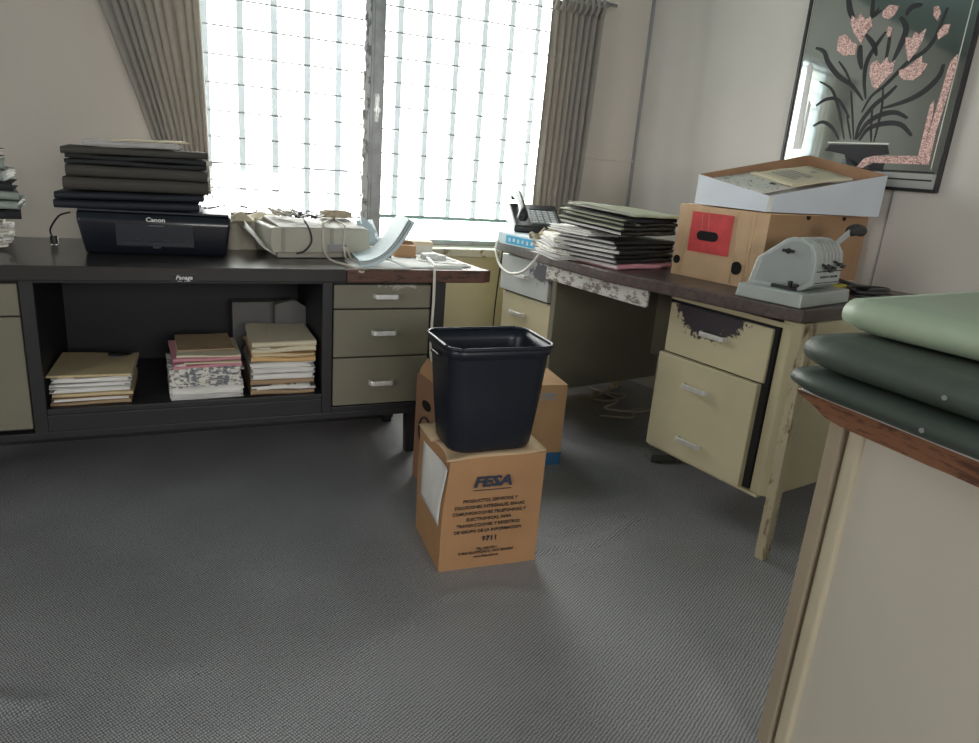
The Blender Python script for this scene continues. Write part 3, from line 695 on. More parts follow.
names = [('manila2', .016, 'paper2', 'brownish crumpled folder at the very bottom of the tall right stack on the shelf'), ('greycard', .014, 'paper', 'grey folder second from the bottom of the tall right stack on the shelf'),
         ('manila2', .016, 'paper2', 'reddish brown folder third from the bottom of the tall right stack on the shelf'), ('paper', .018, 'paper', 'thick white folder, lowest of the white ones in the tall right stack on the shelf'),
         ('paper', .016, 'paper', 'white folder, second of the white ones in the tall right stack on the shelf'), ('paper', .014, 'paper', 'white folder, topmost of the white ones in the tall right stack on the shelf'),
         ('orange', .014, 'cream_card', 'orange-buff folder, lower of the two in the tall right stack on the shelf'), ('orange', .012, 'cream_card', 'orange-buff folder, upper of the two in the tall right stack on the shelf'),
         ('cream_card', .016, 'paper', 'buff folder below the top one in the tall right stack on the shelf'), ('cream_card', .018, 'paper', 'bulging pale buff folder on top of the tall right stack on the shelf')]
for i, (c, t, p_, nm) in enumerate(names):
    folder(nm, (.300 + [0, .004, 0, .002, .004, .002, .004, .006, .006, .008][i], 2.288 + [.0, .003, 0, .006, .004, .006, .004, .008, .006, .008][i], zz), rad([1, -2, 2, -1, 1, 0, -1, 1, -1, 0][i]), .205, .25, t, c, p_, g, (0, 0), wob=.005, flip=i in (1, 3, 4, 5, 7), jit=.007); zz += t + .003
b = MB(); b.box(-.09, .09, -.03, .03, 0, .235); gb_ = b.build('archive_box', M['greycard'], None, bevel=.003); gb_.location = (.262, 2.70, .318)
tag(gb_, 'dark grey upright archive box behind the tall right stack on the shelf', 'box')
b = MB(); b.slab(-.055, .055, -.02, .02, 0, .235, 8, 4, lambda x, y, t: (0, 0, t * (.03 * math.cos(x * 22) + .01 * noise.noise(Vector((x * 30, y * 30, 0))) - .01)))
gb_ = b.build('plastic_bag', M['greycard'], None); gb_.location = (.37, 2.62, .318); tag(gb_, 'crumpled grey plastic bag sticking up behind the tall right stack on the shelf', 'bag')

# ================================================================ THINGS ON THE LEFT DESK, RIGHT HALF
ZT = .748
b = MB()
def crumple(a, f, sd): return lambda x, y, t: (a * noise.noise(Vector((x * f, y * f, sd))), a * noise.noise(Vector((x * f, y * f, sd + 9))), (a if t else 0) * 1.2 * noise.noise(Vector((x * f * 1.3, y * f * 1.3, sd + 4))))
b.slab(0, .13, 0, .13, 0, .085, 14, 10, crumple(.03, 22, 2)); o = b.build('crumpled_cloth', M['cloth']); o.location = (.165, 2.66, ZT)
tag(o, 'crumpled beige cloth bundle between the printer and the beige machine', 'cloth')
b = MB(); b.slab(0, .20, 0, .15, .0, .012, 14, 10, crumple(.025, 16, 5)); o = b.build('crumpled_paper', M['cream_card']); o.location = (.14, 2.66, ZT + .10)
tag(o, 'crumpled yellowish paper lying on top of the beige cloth bundle by the printer', 'paper')
b = MB(); b.slab(0, .10, 0, .12, .0, .004, 12, 8, lambda x, y, t: (.015 * noise.noise(Vector((x * 20, y * 20, 3))), 0, .085 * max(0, 1 - x / .10) ** 1.4 + .012 * noise.noise(Vector((x * 25, y * 22, 1))) + .012))
o = b.build('paper_sheet', M['paper']); o.location = (.205, 2.50, ZT); o.rotation_euler = (0, 0, rad(-6)); tag(o, 'crumpled white sheet curling down beside the left end of the beige machine', 'paper')
# beige machine
dv = thing('adding_machine', 'beige desktop machine seen from its back with cords looped over it', 'adding machine', (.46, 2.475, ZT), rad(8))
b = MB(); b.prism([(-.168, .02), (.168, .02), (.176, .045), (.176, .10), (.168, .105), (-.168, .105), (-.176, .10), (-.176, .045)], 0, .24, 'y')
b.build('body', M['beige'], dv, bevel=.004)
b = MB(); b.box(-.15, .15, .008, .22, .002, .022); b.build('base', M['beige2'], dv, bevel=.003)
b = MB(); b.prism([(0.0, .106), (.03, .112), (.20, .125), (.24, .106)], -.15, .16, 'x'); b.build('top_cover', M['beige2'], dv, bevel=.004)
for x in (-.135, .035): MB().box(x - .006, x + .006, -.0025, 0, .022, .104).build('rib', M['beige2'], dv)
b = MB(); b.box(.02, .09, -.003, .01, .024, .050); b.build('socket_panel', M['greyink'], dv)
b = MB(); b.box(.07, .09, -.02, 0, .028, .044); b.build('plug', M['creamcord'], dv, bevel=.002)
b = MB(); b.tube([(-.02, .14, .135), (-.055, .02, .128), (-.048, -.012, .10), (-.042, -.014, .06), (-.065, -.01, .028), (-.09, .0, .018)], .0035, 8); o = b.build('black_strap', M['black']); o.parent = dv
cd = MB(); cd.tube([(.10, .16, .125), (.02, .03, .125), (0.0, -.012, .11), (.0, -.018, .04), (.005, -.08, .008), (.03, -.20, .006), (.055, -.238, -.008), (.078, -.20, .006), (.085, -.06, .01), (.088, -.02, .036)], .0035, 8)
cd.tube([(.085, .10, .122), (.082, .01, .118), (.078, -.012, .10), (.072, -.016, .05), (.076, -.03, .008), (.082, -.05, .006)], .003, 8)
o = cd.build('power_cord', M['creamcord'], dv)
b = MB()
for i in range(16):
    random.seed(40 + i); x, y = random.uniform(-.10, .02), random.uniform(.06, .2)
    b.tube([(x, y, .13), (x + random.uniform(-.03, .03), y + .02, .15), (x + random.uniform(-.05, .05), y - .02, .135), (x + random.uniform(-.05, .05), y + .03, .140)], .003, 5, mi=i % 2)
o = b.build('cable_tangle', [M['black'], M['creamcord']]); o.location = (.44, 2.48, ZT); o.rotation_euler = (0, 0, rad(8)); tag(o, 'tangle of thin black and beige wires lying on top of the beige machine', 'wires')
b = MB(); b.box(0, .11, 0, .05, 0, .022); b.box(.012, .095, .008, .042, .022, .026); o = b.build('wooden_block', M['rope'], None, bevel=.003); o.location = (.49, 2.62, ZT + .128); o.rotation_euler = (0, 0, rad(6))
tag(o, 'small brown oblong block on top of the beige machine', 'block')
# pale blue curled binder
b = MB(); prof = []
for k in range(15):
    t = k / 14; x = .175 * t ** .9; z = .150 * t ** 2.1
    prof.append((x, z))
poly = prof + [(x - .006 * (.3 + k / 20), z + .007) for k, (x, z) in reversed(list(enumerate(prof)))]
b.prism(poly, 0, .205, 'y'); o = b.build('curled_cover', M['blueish'], None); o.location = (.550, 2.272, ZT + .006); o.rotation_euler = (0, 0, rad(-4))
tag(o, 'pale blue plastic cover curling upwards beside the beige machine', 'cover')
for i in range(3):
    b = MB(); poly = [(x * (.97 - .03 * i), z * .97 + .008 + .004 * i) for x, z in prof] + [(x * (.97 - .03 * i) - .002, z * .97 + .0095 + .004 * i) for x, z in reversed(prof)]
    b.prism(poly, .004 + .006 * i, .200, 'y'); o = b.build('paper_sheet', M['tissue' if i else 'paper'], None); o.location = (.550, 2.272, ZT + .006); o.rotation_euler = (0, 0, rad(-4))
    tag(o, ['lowest', 'middle', 'uppermost'][i] + ' of the pale sheets lying inside the curled blue cover', 'paper', 'sheets in the curled blue cover')
b = MB(); b.prism([(-.05, 0), (.05, 0), (.0, .062)], 0, .003, 'z'); b.slab(-.05, .05, -.05, .05, 0, .002, 4, 4)
o = b.build('paper_corner', M['blueish'], None); o.location = (.645, 2.56, ZT + .085); o.rotation_euler = (rad(62), 0, rad(40)); tag(o, 'pale blue sheet corner standing up behind the beige machine', 'paper')
# small boxes
bx = thing('small_box', 'small open brown cardboard box beside the curled blue cover', 'box', (.735, 2.535, ZT), rad(-8))
b = MB(); b.box(0, .085, 0, .05, 0, .046); b.build('body', M['carton2'], bx, bevel=.002)
b = MB(); b.prism([(0, .046), (.085, .046), (.075, .058), (.01, .062)], .047, .05, 'y'); b.build('flap', M['carton3'], bx)
bx = thing('small_box', 'small white box behind the brown cardboard box on the left desk', 'box', (.82, 2.64, ZT), rad(-8))
b = MB(); b.box(0, .10, 0, .06, 0, .048); b.build('body', M['paper'], bx, bevel=.002)
b = MB(); b.box(-.002, .102, -.002, .062, .034, .05); b.build('lid', M['cream_card'], bx, bevel=.002)
b = MB(); b.box(0, .018, 0, .02, 0, .028); o = b.build('black_clip', M['black'], None, bevel=.002); o.location = (.70, 2.50, ZT); tag(o, 'tiny black clip left of the small brown box', 'clip')
ad = thing('power_adapter', 'white power adapter with cord at the right end of the left desk', 'adapter', (.835, 2.46, ZT), rad(10))
b = MB(); b.box(0, .055, 0, .04, 0, .026); b.build('body', M['white'], ad, bevel=.005, seg=3)
b = MB(); b.box(.06, .09, .0, .03, 0, .020); b.build('plug', M['paper'], ad, bevel=.003)
cd = MB(); cd.tube([(.83, 2.42, .765), (.815, 2.36, .770), (.80, 2.26, .765), (.795, 2.238, .745), (.797, 2.236, .65), (.795, 2.236, .50), (.80, 2.23, .40), (.79, 2.23, .33)], .005, 8)
adopt(cd.build('power_cord', M['whitecord']), ad)
cd = MB(); cd.tube([(.86, 2.46, .756), (.90, 2.42, .752), (.95, 2.44, .753), (.92, 2.50, .753), (.86, 2.55, .753), (.80, 2.44, .753), (.88, 2.38, .753), (.96, 2.36, .753)], .0025, 6)
tag(cd.build('thin_cord', M['whitecord']), 'thin white cord lying loosely on the papers at the right end of the left desk', 'cord')
for i, (x, y, wd, dp, a, l) in enumerate(((.52, 2.262, .20, .18, -3, 'white paper sheet lying in front of the beige machine and curled cover'), (.70, 2.27, .22, .27, 2, 'white paper sheet under the power adapter on the left desk'), (.83, 2.30, .135, .30, 7, 'white paper sheet nearest the right corner of the left desk'))):
    b = MB(); b.slab(0, wd, 0, dp, .0005 * (i + 1), .0005 * (i + 1) + .0012, 6, 6, lambda x, y, t: (0, 0, .0012 * abs(noise.noise(Vector((x * 20, y * 20, i)))))); o = b.build('paper_sheet', M['paper'])
    o.location = (x, y, ZT + .0015); o.rotation_euler = (0, 0, rad(a)); tag(o, l, 'paper')

# ================================================================ CARTONS AND WASTE BIN
bc = thing('carton', 'light brown carton with a blue strip at its foot, on the floor behind the bin', 'box', (.975, 2.222, 0), rad(-7))
b = MB(); W_, D_, H_ = .365, .22, .33
b.hexa([(0, 0, 0), (W_, 0, 0), (W_, D_, 0), (0, D_, 0)], [(0, 0, H_), (W_, 0, H_), (W_, D_, H_), (0, D_, H_)])
b.build('body', M['carton2'], bc, bevel=.003)
b = MB(); b.box(-.002, W_ + .001, -.0015, 0, .0, .052); b.box(W_, W_ + .002, 0, D_, 0, .052); b.build('blue_strip', M['bluetape'], bc)
b = MB(); b.box(.26, .32, -.0012, 0, .270, .276); b.box(.26, .32, -.0012, 0, .282, .298); b.build('printed_mark', M['greyink'], bc)
bc = thing('carton', 'dark brown carton with a hand hole, between the desk drawers and the bin', 'box', (.768, 2.035, 0), rad(6))
W_, D_, H_ = .175, .195, .395
MB().box(0, W_, 0, D_, 0, H_).build('body', M['carton3'], bc, bevel=.003)
b = MB(); b.prism([(.10 + .035 * math.cos(2 * PI * k / 20), .30 + .018 * math.sin(2 * PI * k / 20)) for k in range(20)], -.0028, -.002, 'x'); b.build('hand_hole', M['hole'], bc)
b = MB(); rg = [(.10 + .050 * math.cos(2 * PI * k / 24), .20 + .055 * math.sin(2 * PI * k / 24)) for k in range(25)]
b.tube([(-.0022, p[0], p[1]) for p in rg], .004, 6, smooth=1); b.tube([(-.0022, .07, .18), (-.0022, .10, .225), (-.0022, .13, .18)], .004, 6, smooth=0); b.build('round_mark', M['ink'], bc)
b = MB(); b.prism([(.02, H_), (.0, H_ + .045), (.06, H_ + .08), (.12, H_ + .03), (.13, H_)], .05, .054, 'y', 0, Matrix.Rotation(rad(0), 4, 'Z')); b.build('flap', M['carton_in'], bc)
b = MB(); b.prism([(.01, H_), (.03, H_ + .05), (.12, H_ + .07), (.17, H_ + .02), (.18, H_)], .002, .005, 'x'); b.build('flap', M['carton2'], bc)

fx = thing('carton', 'brown carton with dark printed lettering in the middle of the carpet, under the black bin', 'box', (.630, 1.603, 0), rad(-3.5))
W_, D_, H_ = .297, .268, .346
def dent(p):
    x, y, z = p; k = math.exp(-((x) ** 2 / .05 ** 2 + (y - .07) ** 2 / .09 ** 2 + (z - H_) ** 2 / .11 ** 2))
    k2 = .004 * noise.noise(Vector((x * 6, y * 6, z * 6)))
    return (x + .030 * k + k2 * .4, y + .010 * k + k2 * .4, z - .022 * k)
b = MB()
def face_grid(b, o, a, c, na, nc, mi=0, fn=dent):
    g = [[b.bm.verts.new(fn(tuple(o[i] + a[i] * p / na + c[i] * q / nc for i in range(3)))) for q in range(nc + 1)] for p in range(na + 1)]
    for p in range(na):
        for q in range(nc):
            f = b.bm.faces.new((g[p][q], g[p + 1][q], g[p + 1][q + 1], g[p][q + 1])); f.material_index = mi; f.smooth = True
face_grid(b, (0, 0, 0), (W_, 0, 0), (0, 0, H_), 12, 14); face_grid(b, (0, D_, 0), (W_, 0, 0), (0, 0, H_), 12, 14)
face_grid(b, (0, 0, 0), (0, D_, 0), (0, 0, H_), 12, 14); face_grid(b, (W_, 0, 0), (0, D_, 0), (0, 0, H_), 12, 14)
face_grid(b, (0, 0, 0), (W_, 0, 0), (0, D_, 0), 12, 12); face_grid(b, (0, 0, H_), (W_, 0, 0), (0, D_, 0), 12, 12, 1)
bmesh.ops.remove_doubles(b.bm, verts=b.bm.verts[:], dist=.0002)
o = b.build('body', [M['carton'], M['carton_in']], fx)
for f in o.data.polygons: f.use_smooth = True
o.data.set_sharp_from_angle(angle=rad(35))
b = MB(); b.slab(-.004, W_ - .001, -.001, .131, H_ + .0005, H_ + .004, 10, 6, lambda x, y, t: (.024 * math.exp(-(x / .05) ** 2 - ((y - .07) / .07) ** 2), 0, .006 * math.exp(-((x - W_) / .03) ** 2) - .016 * math.exp(-(x / .06) ** 2 - ((y - .05) / .06) ** 2))); b.build('flap', M['carton_in'], fx)
b = MB(); b.slab(-.004, W_ - .001, .136, D_, H_ + .0005, H_ + .004, 10, 6, lambda x, y, t: (0, 0, -.004 * math.exp(-(x / .05) ** 2))); b.build('flap', M['carton_in'], fx)
b = MB(); face_grid(b, (-.0015, .022, .135), (0, .195, 0), (0, 0, .180), 8, 10, 0, lambda p: (lambda q: (q[0] - .0015, q[1], q[2]))(dent(p)))
lb = b.build('shipping_label', M['paper'], fx); sm = lb.modifiers.new('thickness', 'SOLIDIFY'); sm.thickness = .0006
lb['label'] = 'white paper label on the left side'
def ft(t, size, z, xc=.150, sp=1.0, bold=.0002, nm='lettering', mm='ink', sh=0, xs=1.0): return text(nm, t, size, M[mm], fx, Matrix.Translation((xc, -.0062, z)) @ Matrix.Rotation(PI / 2, 4, 'X'), .0008, spacing=sp, bold=bold, shear=sh, xs=xs)
ft('FESA', .042, .272, .140, 1.0, .0016, 'logo', 'inkb', .22, 1.28)
b = MB(); b.box(.085, .197, -.0068, -.0052, .2475, .2493); b.build('logo_line', M['inkb'], fx)
for t, z, s in (('PRODUCTOS, SERVICIOS Y', .217, .0145), ('SOLUCIONES INTEGRALES, EN LAS', .198, .0145), ('COMUNICACIONES TELEFONICAS Y', .179, .0145), ('ELECTRONICAS, PARA', .160, .0145),
                ('TRANSACCIONES Y REGISTROS', .141, .0145), ('DE GRUPO DE LA INFORMACION', .122, .0145), ('TEL: 529-9711', .064, .0115), ('01800 CLASIFICADO, FAX: 560-0601', .053, .0115), ('www.fesa.com.co', .040, .0115)):
    ft(t, s * .93, z, .138, 1.0, .00005)
ft('9711', .021, .095, .145, 1.15, .0005)

# waste bin
wb = thing('waste_bin', 'empty dark navy plastic waste bin standing on the lettered carton', 'waste bin', (.776, 1.698, .351), rad(-1))
wb.scale = (.97, 1, 1)
def rr(hw, hd, r, z, n=6, cy=0):
    pts = []
    for cx_, cy_, a0 in ((hw - r, hd - r, 0), (-hw + r, hd - r, PI / 2), (-hw + r, -hd + r, PI), (hw - r, -hd + r, 1.5 * PI)):
        for k in range(n + 1):
            a = a0 + PI / 2 * k / n; pts.append((cx_ + r * math.cos(a), cy_ + r * math.sin(a) + cy, z))
    return pts
def loft(b, rings, cap0=True, cap1=False):
    vs = [[b.bm.verts.new(p) for p in r_] for r_ in rings]; N = len(vs[0])
    for a, c in zip(vs[:-1], vs[1:]):
        for k in range(N):
            f = b.bm.faces.new((a[k], a[(k + 1) % N], c[(k + 1) % N], c[k])); f.smooth = True
    if cap0: b.bm.faces.new(vs[0][::-1])
    if cap1: b.bm.faces.new(vs[-1])
b = MB()
loft(b, [rr(.113, .074, .045, 0), rr(.124, .086, .05, .004), rr(.129, .090, .05, .014), rr(.141, .100, .045, .15), rr(.149, .106, .042, .27), rr(.151, .1075, .042, .276), rr(.1555, .112, .044, .279), rr(.1575, .114, .044, .300),
         rr(.1545, .111, .042, .3005), rr(.149, .106, .042, .27), rr(.139, .098, .044, .15), rr(.125, .086, .046, .016), rr(.10, .07, .03, .012)], True, True)
b.build('bucket', M['bin'], wb)
b = MB(); ringp = rr(.158, .1145, .046, .303)
b.tube([*ringp, ringp[0]], .0052, 8, smooth=1); b.build('rim', M['bin'], wb)
MB().box(-.166, -.152, -.03, .03, .262, .272).build('hand_grip', M['bin'], wb, bevel=.003)

# cables under the right desk
for i, pts in enumerate((((1.98, 3.02, .006), (2.02, 2.80, .006), (1.88, 2.70, .006), (2.05, 2.62, .006), (2.20, 2.70, .006)), ((1.95, 2.92, .012), (2.10, 2.85, .012), (1.98, 2.78, .012), (1.90, 2.84, .012), (2.15, 2.98, .012)), ((1.80, 2.62, .006), (1.95, 2.56, .006), (2.02, 2.66, .006), (2.15, 2.60, .006)))):
    b = MB(); b.tube(pts, .005, 6); tag(b.build('floor_cable', M['whitecord' if i == 0 else 'creamcord']), ['white cable in a loose loop on the carpet below the window corner', 'pale tangled cable on the carpet behind the right desk knee space', 'pale cable lying nearest the pedestal on the carpet under the right desk'][i], 'cable', 'cables on the carpet')
b = MB(); b.box(0, .11, 0, .06, 0, .035); o = b.build('grey_block', M['greycard'], None, bevel=.004); o.location = (1.72, 2.10, 0); o.rotation_euler = (0, 0, rad(-10)); tag(o, 'small grey block on the carpet under the right pedestal', 'block')
b = MB(); b.tube([(1.395, 2.99, .735), (1.38, 2.985, .55), (1.372, 2.98, .38), (1.37, 2.98, .2)], .0035, 6); tag(b.build('cable', M['black']), 'thin dark cable running down the cream wall beside the right desk', 'cable')

# ================================================================ THINGS ON THE RIGHT DESK
ZD = .781
def dthing(name, label, cat, u, v, z, rz=0, group=None): return thing(name, label, cat, tuple(D(u, v, z)), DR + rad(rz), group)
# kraft archive box
kb = dthing('archive_box', 'kraft archive box with a red square around its hand hole on the right desk', 'box', .612, .10, ZD, 6)
W_, D_, H_ = .345, .725, .248
b = MB(); b.slab(0, W_, 0, D_, 0, H_, 10, 12, lambda x, y, t: (.004 * noise.noise(Vector((x * 9, y * 5, t))), (-.006 if y < .01 else 0) * math.sin(PI * x / W_) + .003 * noise.noise(Vector((x * 12, y * 5, t + 4))), .005 * noise.noise(Vector((x * 8, y * 8, 3))) * t))
b.build('body', M['kraft'], kb)
b = MB(); b.slab(.062, .225, -.0105, -.0095, .092, .228, 2, 2); b.build('red_square', M['red'], kb)
b = MB(); st = [(.135 + .026 * sx_ + .016 * math.cos(a), .150 + .016 * math.sin(a)) for sx_, r0 in ((1, -PI / 2), (-1, PI / 2)) for a in [r0 + PI * k / 8 for k in range(9)]]
b.prism(st, -.0125, -.0108, 'y'); b.build('hand_hole', M['hole'], kb)
for x, z, r in ((.022, .055, .013), (.262, .060, .019)):
    b = MB(); b.prism([(x + r * math.cos(2 * PI * k / 20), z + r * 1.15 * math.sin(2 * PI * k / 20)) for k in range(20)], -.0095, -.005, 'y'); b.build('vent_hole', M['hole'], kb)
for i, (x, dx) in enumerate(((.035, .01), (.050, -.006), (.10, .01), (.125, .012), (.24, .006), (.285, .008), (.305, -.004))):
    b = MB(); b.tube([(x, -.0092, H_ + .001), (x + dx * .5, -.0098, H_ * .8), (x + dx, -.0092, H_ * (.5 if i in (2, 3) else .03))], .0011, 5); b.build('crease', M['carton_in'], kb)
for y in (.25, .52):
    b = MB(); b.prism([(y + .016 * math.cos(PI + PI * k / 10), H_ - .004 + .014 * math.sin(PI + PI * k / 10)) for k in range(11)], W_ + .0005, W_ + .003, 'x'); b.build('notch', M['hole'], kb)
b = MB(); b.slab(W_ + .0002, W_ + .002, .0, D_, .004, H_ - .003, 1, 10); b.build('brown_side', M['carton4'], kb)
# white lid with papers
ldx = dthing('box_lid', 'white cardboard lid lying open side up on the kraft archive box, full of papers', 'box lid', .565, .115, 1.034, 1)
c4 = [(0, 0), (.29, 0), (.30, .68), (-.03, .68)]; zt = [.100, .050, .150, .208]; th = .005
b = MB()
inn = [(.006, .006), (.284, .006), (.294, .674), (-.024, .674)]
V_ = [(*c4[i], 0) for i in range(4)] + [(*c4[i], zt[i]) for i in range(4)] + [(*inn[i], zt[i]) for i in range(4)] + [(*inn[i], .006) for i in range(4)]
vv = [b.bm.verts.new(p) for p in V_]
for i in range(4):
    j = (i + 1) % 4
    b.bm.faces.new((vv[i], vv[j], vv[4 + j], vv[4 + i])); f = b.bm.faces.new((vv[4 + i], vv[4 + j], vv[8 + j], vv[8 + i])); f.material_index = 1
    f = b.bm.faces.new((vv[8 + i], vv[8 + j], vv[12 + j], vv[12 + i])); f.material_index = 1
b.bm.faces.new(vv[0:4][::-1]); f = b.bm.faces.new(vv[12:16]); f.material_index = 1
b.build('tray', [M['lidw'], M['lidin']], ldx)
b = MB(); b.box(.288, .2915, -.002, .0, .0, .050); b.box(.2895, .292, -.002, .02, 0, .05); b.build('corner_tape', M['paper'], ldx)
def lid_pt(x, y, dz): return D(.565 - x, .115 + y, 1.034 + dz)
lt = (rad(9), rad(9))
b = MB()
b.slab(.012, .275, .03, .60, .008, .010, 10, 14, lambda x, y, t: (0, 0, t * (.052 - .165 * (x - .275) * .98 + .150 * y * .98 - .032 + .002 * noise.noise(Vector((x * 18, y * 12, 2)))) - (t * .0)))
o = b.build('papers', M['paper2']); o.location = tuple(D(.565, .115, 1.034)); o.rotation_euler = (0, 0, DR + rad(1)); tag(o, 'stack of white papers filling the white lid on the kraft box', 'papers')
tx = dict()
for i, (u_, v_, dz, wd, dp, mt_, a, l) in enumerate(((.44, .15, .052, .20, .26, 'news', 4, 'printed booklet with grey-blue picture on the papers in the white lid, nearest the front'), (.43, .33, .058, .20, .28, 'cream_card', -8, 'yellowish printed booklet lying further back on the papers in the white lid'))):
    r_ = thing('booklet', l, 'booklet', tuple(D(u_, v_, 1.083 + .170 * (u_ - .27) + .150 * (v_ - .12) - .016 + .007 * i)), rot=(rad(8.5), rad(9.5), DR + rad(a)))
    b = MB(); b.slab(-wd / 2, wd / 2, 0, dp, 0, .006, 6, 6, lambda x, y, t: (0, 0, .003 * noise.noise(Vector((x * 10, y * 10, i))))); b.build('cover', M[mt_], r_)
    if i == 1:
        b = MB()
        for q in range(5): b.box(-.06, .05 - .01 * (q % 3), .06 + .022 * q, .066 + .022 * q, .0085, .0095)
        b.box(-.02, .0, .20, .22, .0085, .0095); b.build('printed_lines', M['greyink'], r_)
    else:
        b = MB(); b.box(.04, .06, .14, .155, .0085, .0098); b.box(-.06, .0, .20, .206, .0085, .0098); b.box(-.05, .0, .212, .218, .0085, .0098); b.build('printed_lines', M['ink'], r_)
b = MB(); b.slab(-.06, .06, 0, .10, 0, .012, 12, 10, crumple(.02, 24, 3)); o = b.build('plastic_bag', M['paper']); o.location = tuple(D(.58, .25, ZD + .252)); o.location = tuple(D(.66, .36, ZD + .215)); o.rotation_euler = (0, 0, DR)
tag(o, 'crumpled white plastic bag between the black folder pile and the kraft box', 'bag')

# check writing machine
cm = dthing('check_writer', 'hammertone grey check writing machine with black grip lever on the right desk', 'machine', .222, -.036, ZD, 6)
cm.scale = (1.04, 1.04, 1.04)
b = MB(); b.hexa([(0, 0, 0), (.205, 0, 0), (.205, .300, 0), (0, .300, 0)], [(.003, .004, .040), (.202, .004, .040), (.202, .297, .040), (.003, .297, .040)]); b.build('base', M['grey_metal'], cm, bevel=.004, seg=3)
prof = [(.008, .038), (.026, .118), (.10, .178), (.120, .186), (.150, .186), (.176, .174), (.192, .150), (.197, .120), (.197, .062), (.170, .044)]
b = MB(); b.prism(prof, .060, .222, 'y'); b.build('housing', M['grey_metal'], cm, bevel=.003)
def inset(pr_, k): 
    cx_ = sum(p[0] for p in pr_) / len(pr_); cz_ = sum(p[1] for p in pr_) / len(pr_); return [(cx_ + (p[0] - cx_) * k, cz_ + (p[1] - cz_) * k) for p in pr_]
b = MB(); b.prism(inset(prof, 1.03), .050, .062, 'y'); b.build('side_plate', M['grey_metal'], cm, bevel=.003)
b = MB(); b.prism(inset(prof, .86), .047, .051, 'y'); b.build('inner_plate', M['grey_metal2'], cm, bevel=.001)
b = MB(); b.tube([(.118, .046, .148), (.118, .036, .148)], .008, 10, smooth=0); b.box(.100, .136, .036, .042, .144, .153); b.build('catch', M['black'], cm, bevel=.002)
b = MB(); b.box(.085, .160, .040, .052, .040, .050); b.box(.138, .146, .034, .050, .046, .066); b.box(.15, .165, .036, .05, .052, .060); b.build('feed_clip', M['blackm'], cm, bevel=.001)
b = MB()
for i in range(6):
    y = .082 + .022 * i
    b.prism([(.128, .1885), (.152, .1885), (.179, .1765), (.195, .152), (.1995, .128), (.197, .128), (.192, .150), (.176, .174), (.150, .186), (.128, .186)], y, y + .008, 'y')
b.build('key_ridges', M['silver'], cm)
for i, (y, z) in enumerate(((.095, .120), (.112, .112), (.160, .128), (.182, .122), (.128, .118))):
    b = MB(); b.tube([(.195, y, z), (.214, y + .003, z - .006)], .004, 8, smooth=0); b.box(.210, .220, y - .007, y + .010, z - .012, z - .002); b.build('amount_lever', M['black'], cm, bevel=.001)
b = MB(); b.box(.1968, .1985, .07, .222, .098, .101); b.box(.1968, .1985, .07, .222, .066, .068); b.build('front_seam', M['ink'], cm)
text('lettering', 'PAYMASTER  SERIES 8000', .0095, M['ink'], cm, Matrix.Translation((.1985, .147, .083)) @ Matrix.Rotation(PI / 2, 4, 'Z') @ Matrix.Rotation(PI / 2, 4, 'X'), .0003)
b = MB(); b.hexa([(.130, .226, .128), (.130, .226, .146), (.130, .240, .146), (.130, .240, .128)], [(.142, .345, .196), (.142, .339, .214), (.148, .349, .214), (.148, .355, .196)]); b.build('lever_arm', M['grey_metal'], cm, bevel=.002)
b = MB(); b.tube([(.145, .340, .205), (.145, .370, .211), (.146, .405, .209), (.147, .435, .203)], [.008, .013, .017, .017, .016, .017, .018, .018, .017, .018, .017, .018, .017, .016, .017, .016, .012, .010, .004], 12); b.build('grip', M['grip'], cm)
# power cable with yellow tag
cd = MB(); cd.tube([tuple(D(.14, .30, ZD + .006)), tuple(D(.20, .40, ZD + .05)), tuple(D(.16, .48, ZD + .035)), tuple(D(.10, .54, ZD + .006)), tuple(D(.05, .50, ZD + .008)), tuple(D(.03, .40, ZD + .014)), tuple(D(.08, .37, ZD + .018)), tuple(D(.12, .48, ZD + .024)), tuple(D(.06, .56, ZD + .016)), tuple(D(.02, .48, ZD + .026)), tuple(D(.05, .36, ZD + .028)), tuple(D(.12, .42, ZD + .032)), tuple(D(.09, .53, ZD + .030)), tuple(D(.03, .50, ZD + .036)), tuple(D(.04, .39, ZD + .036))], .0062, 8)
o = cd.build('power_cable', M['black']); tag(o, 'coiled black power cable behind the check writing machine', 'cable')
b = MB(); b.slab(-.035, .035, -.055, .055, 0, .002, 6, 6, lambda x, y, t: (0, 0, .006 * math.sin(x * 60))); o2 = b.build('yellow_tag', M['yellow']); o2.location = tuple(D(.17, .40, ZD + .022)); o2.rotation_euler = (rad(6), rad(8), DR + rad(10)); tag(o2, 'bright yellow tag on the coiled black cable behind the check writing machine', 'tag')

# pile of folders and papers
g = 'folders and papers piled on the right desk'
def dfold(u, v, z, a, wd, dp, t, cover, paper, label, tilt=(0, 0), **kw):
    return folder(label, tuple(D(u, v, ZD + z)), DR + rad(90 + a), wd, dp, t, cover, paper, g, tilt, **kw)
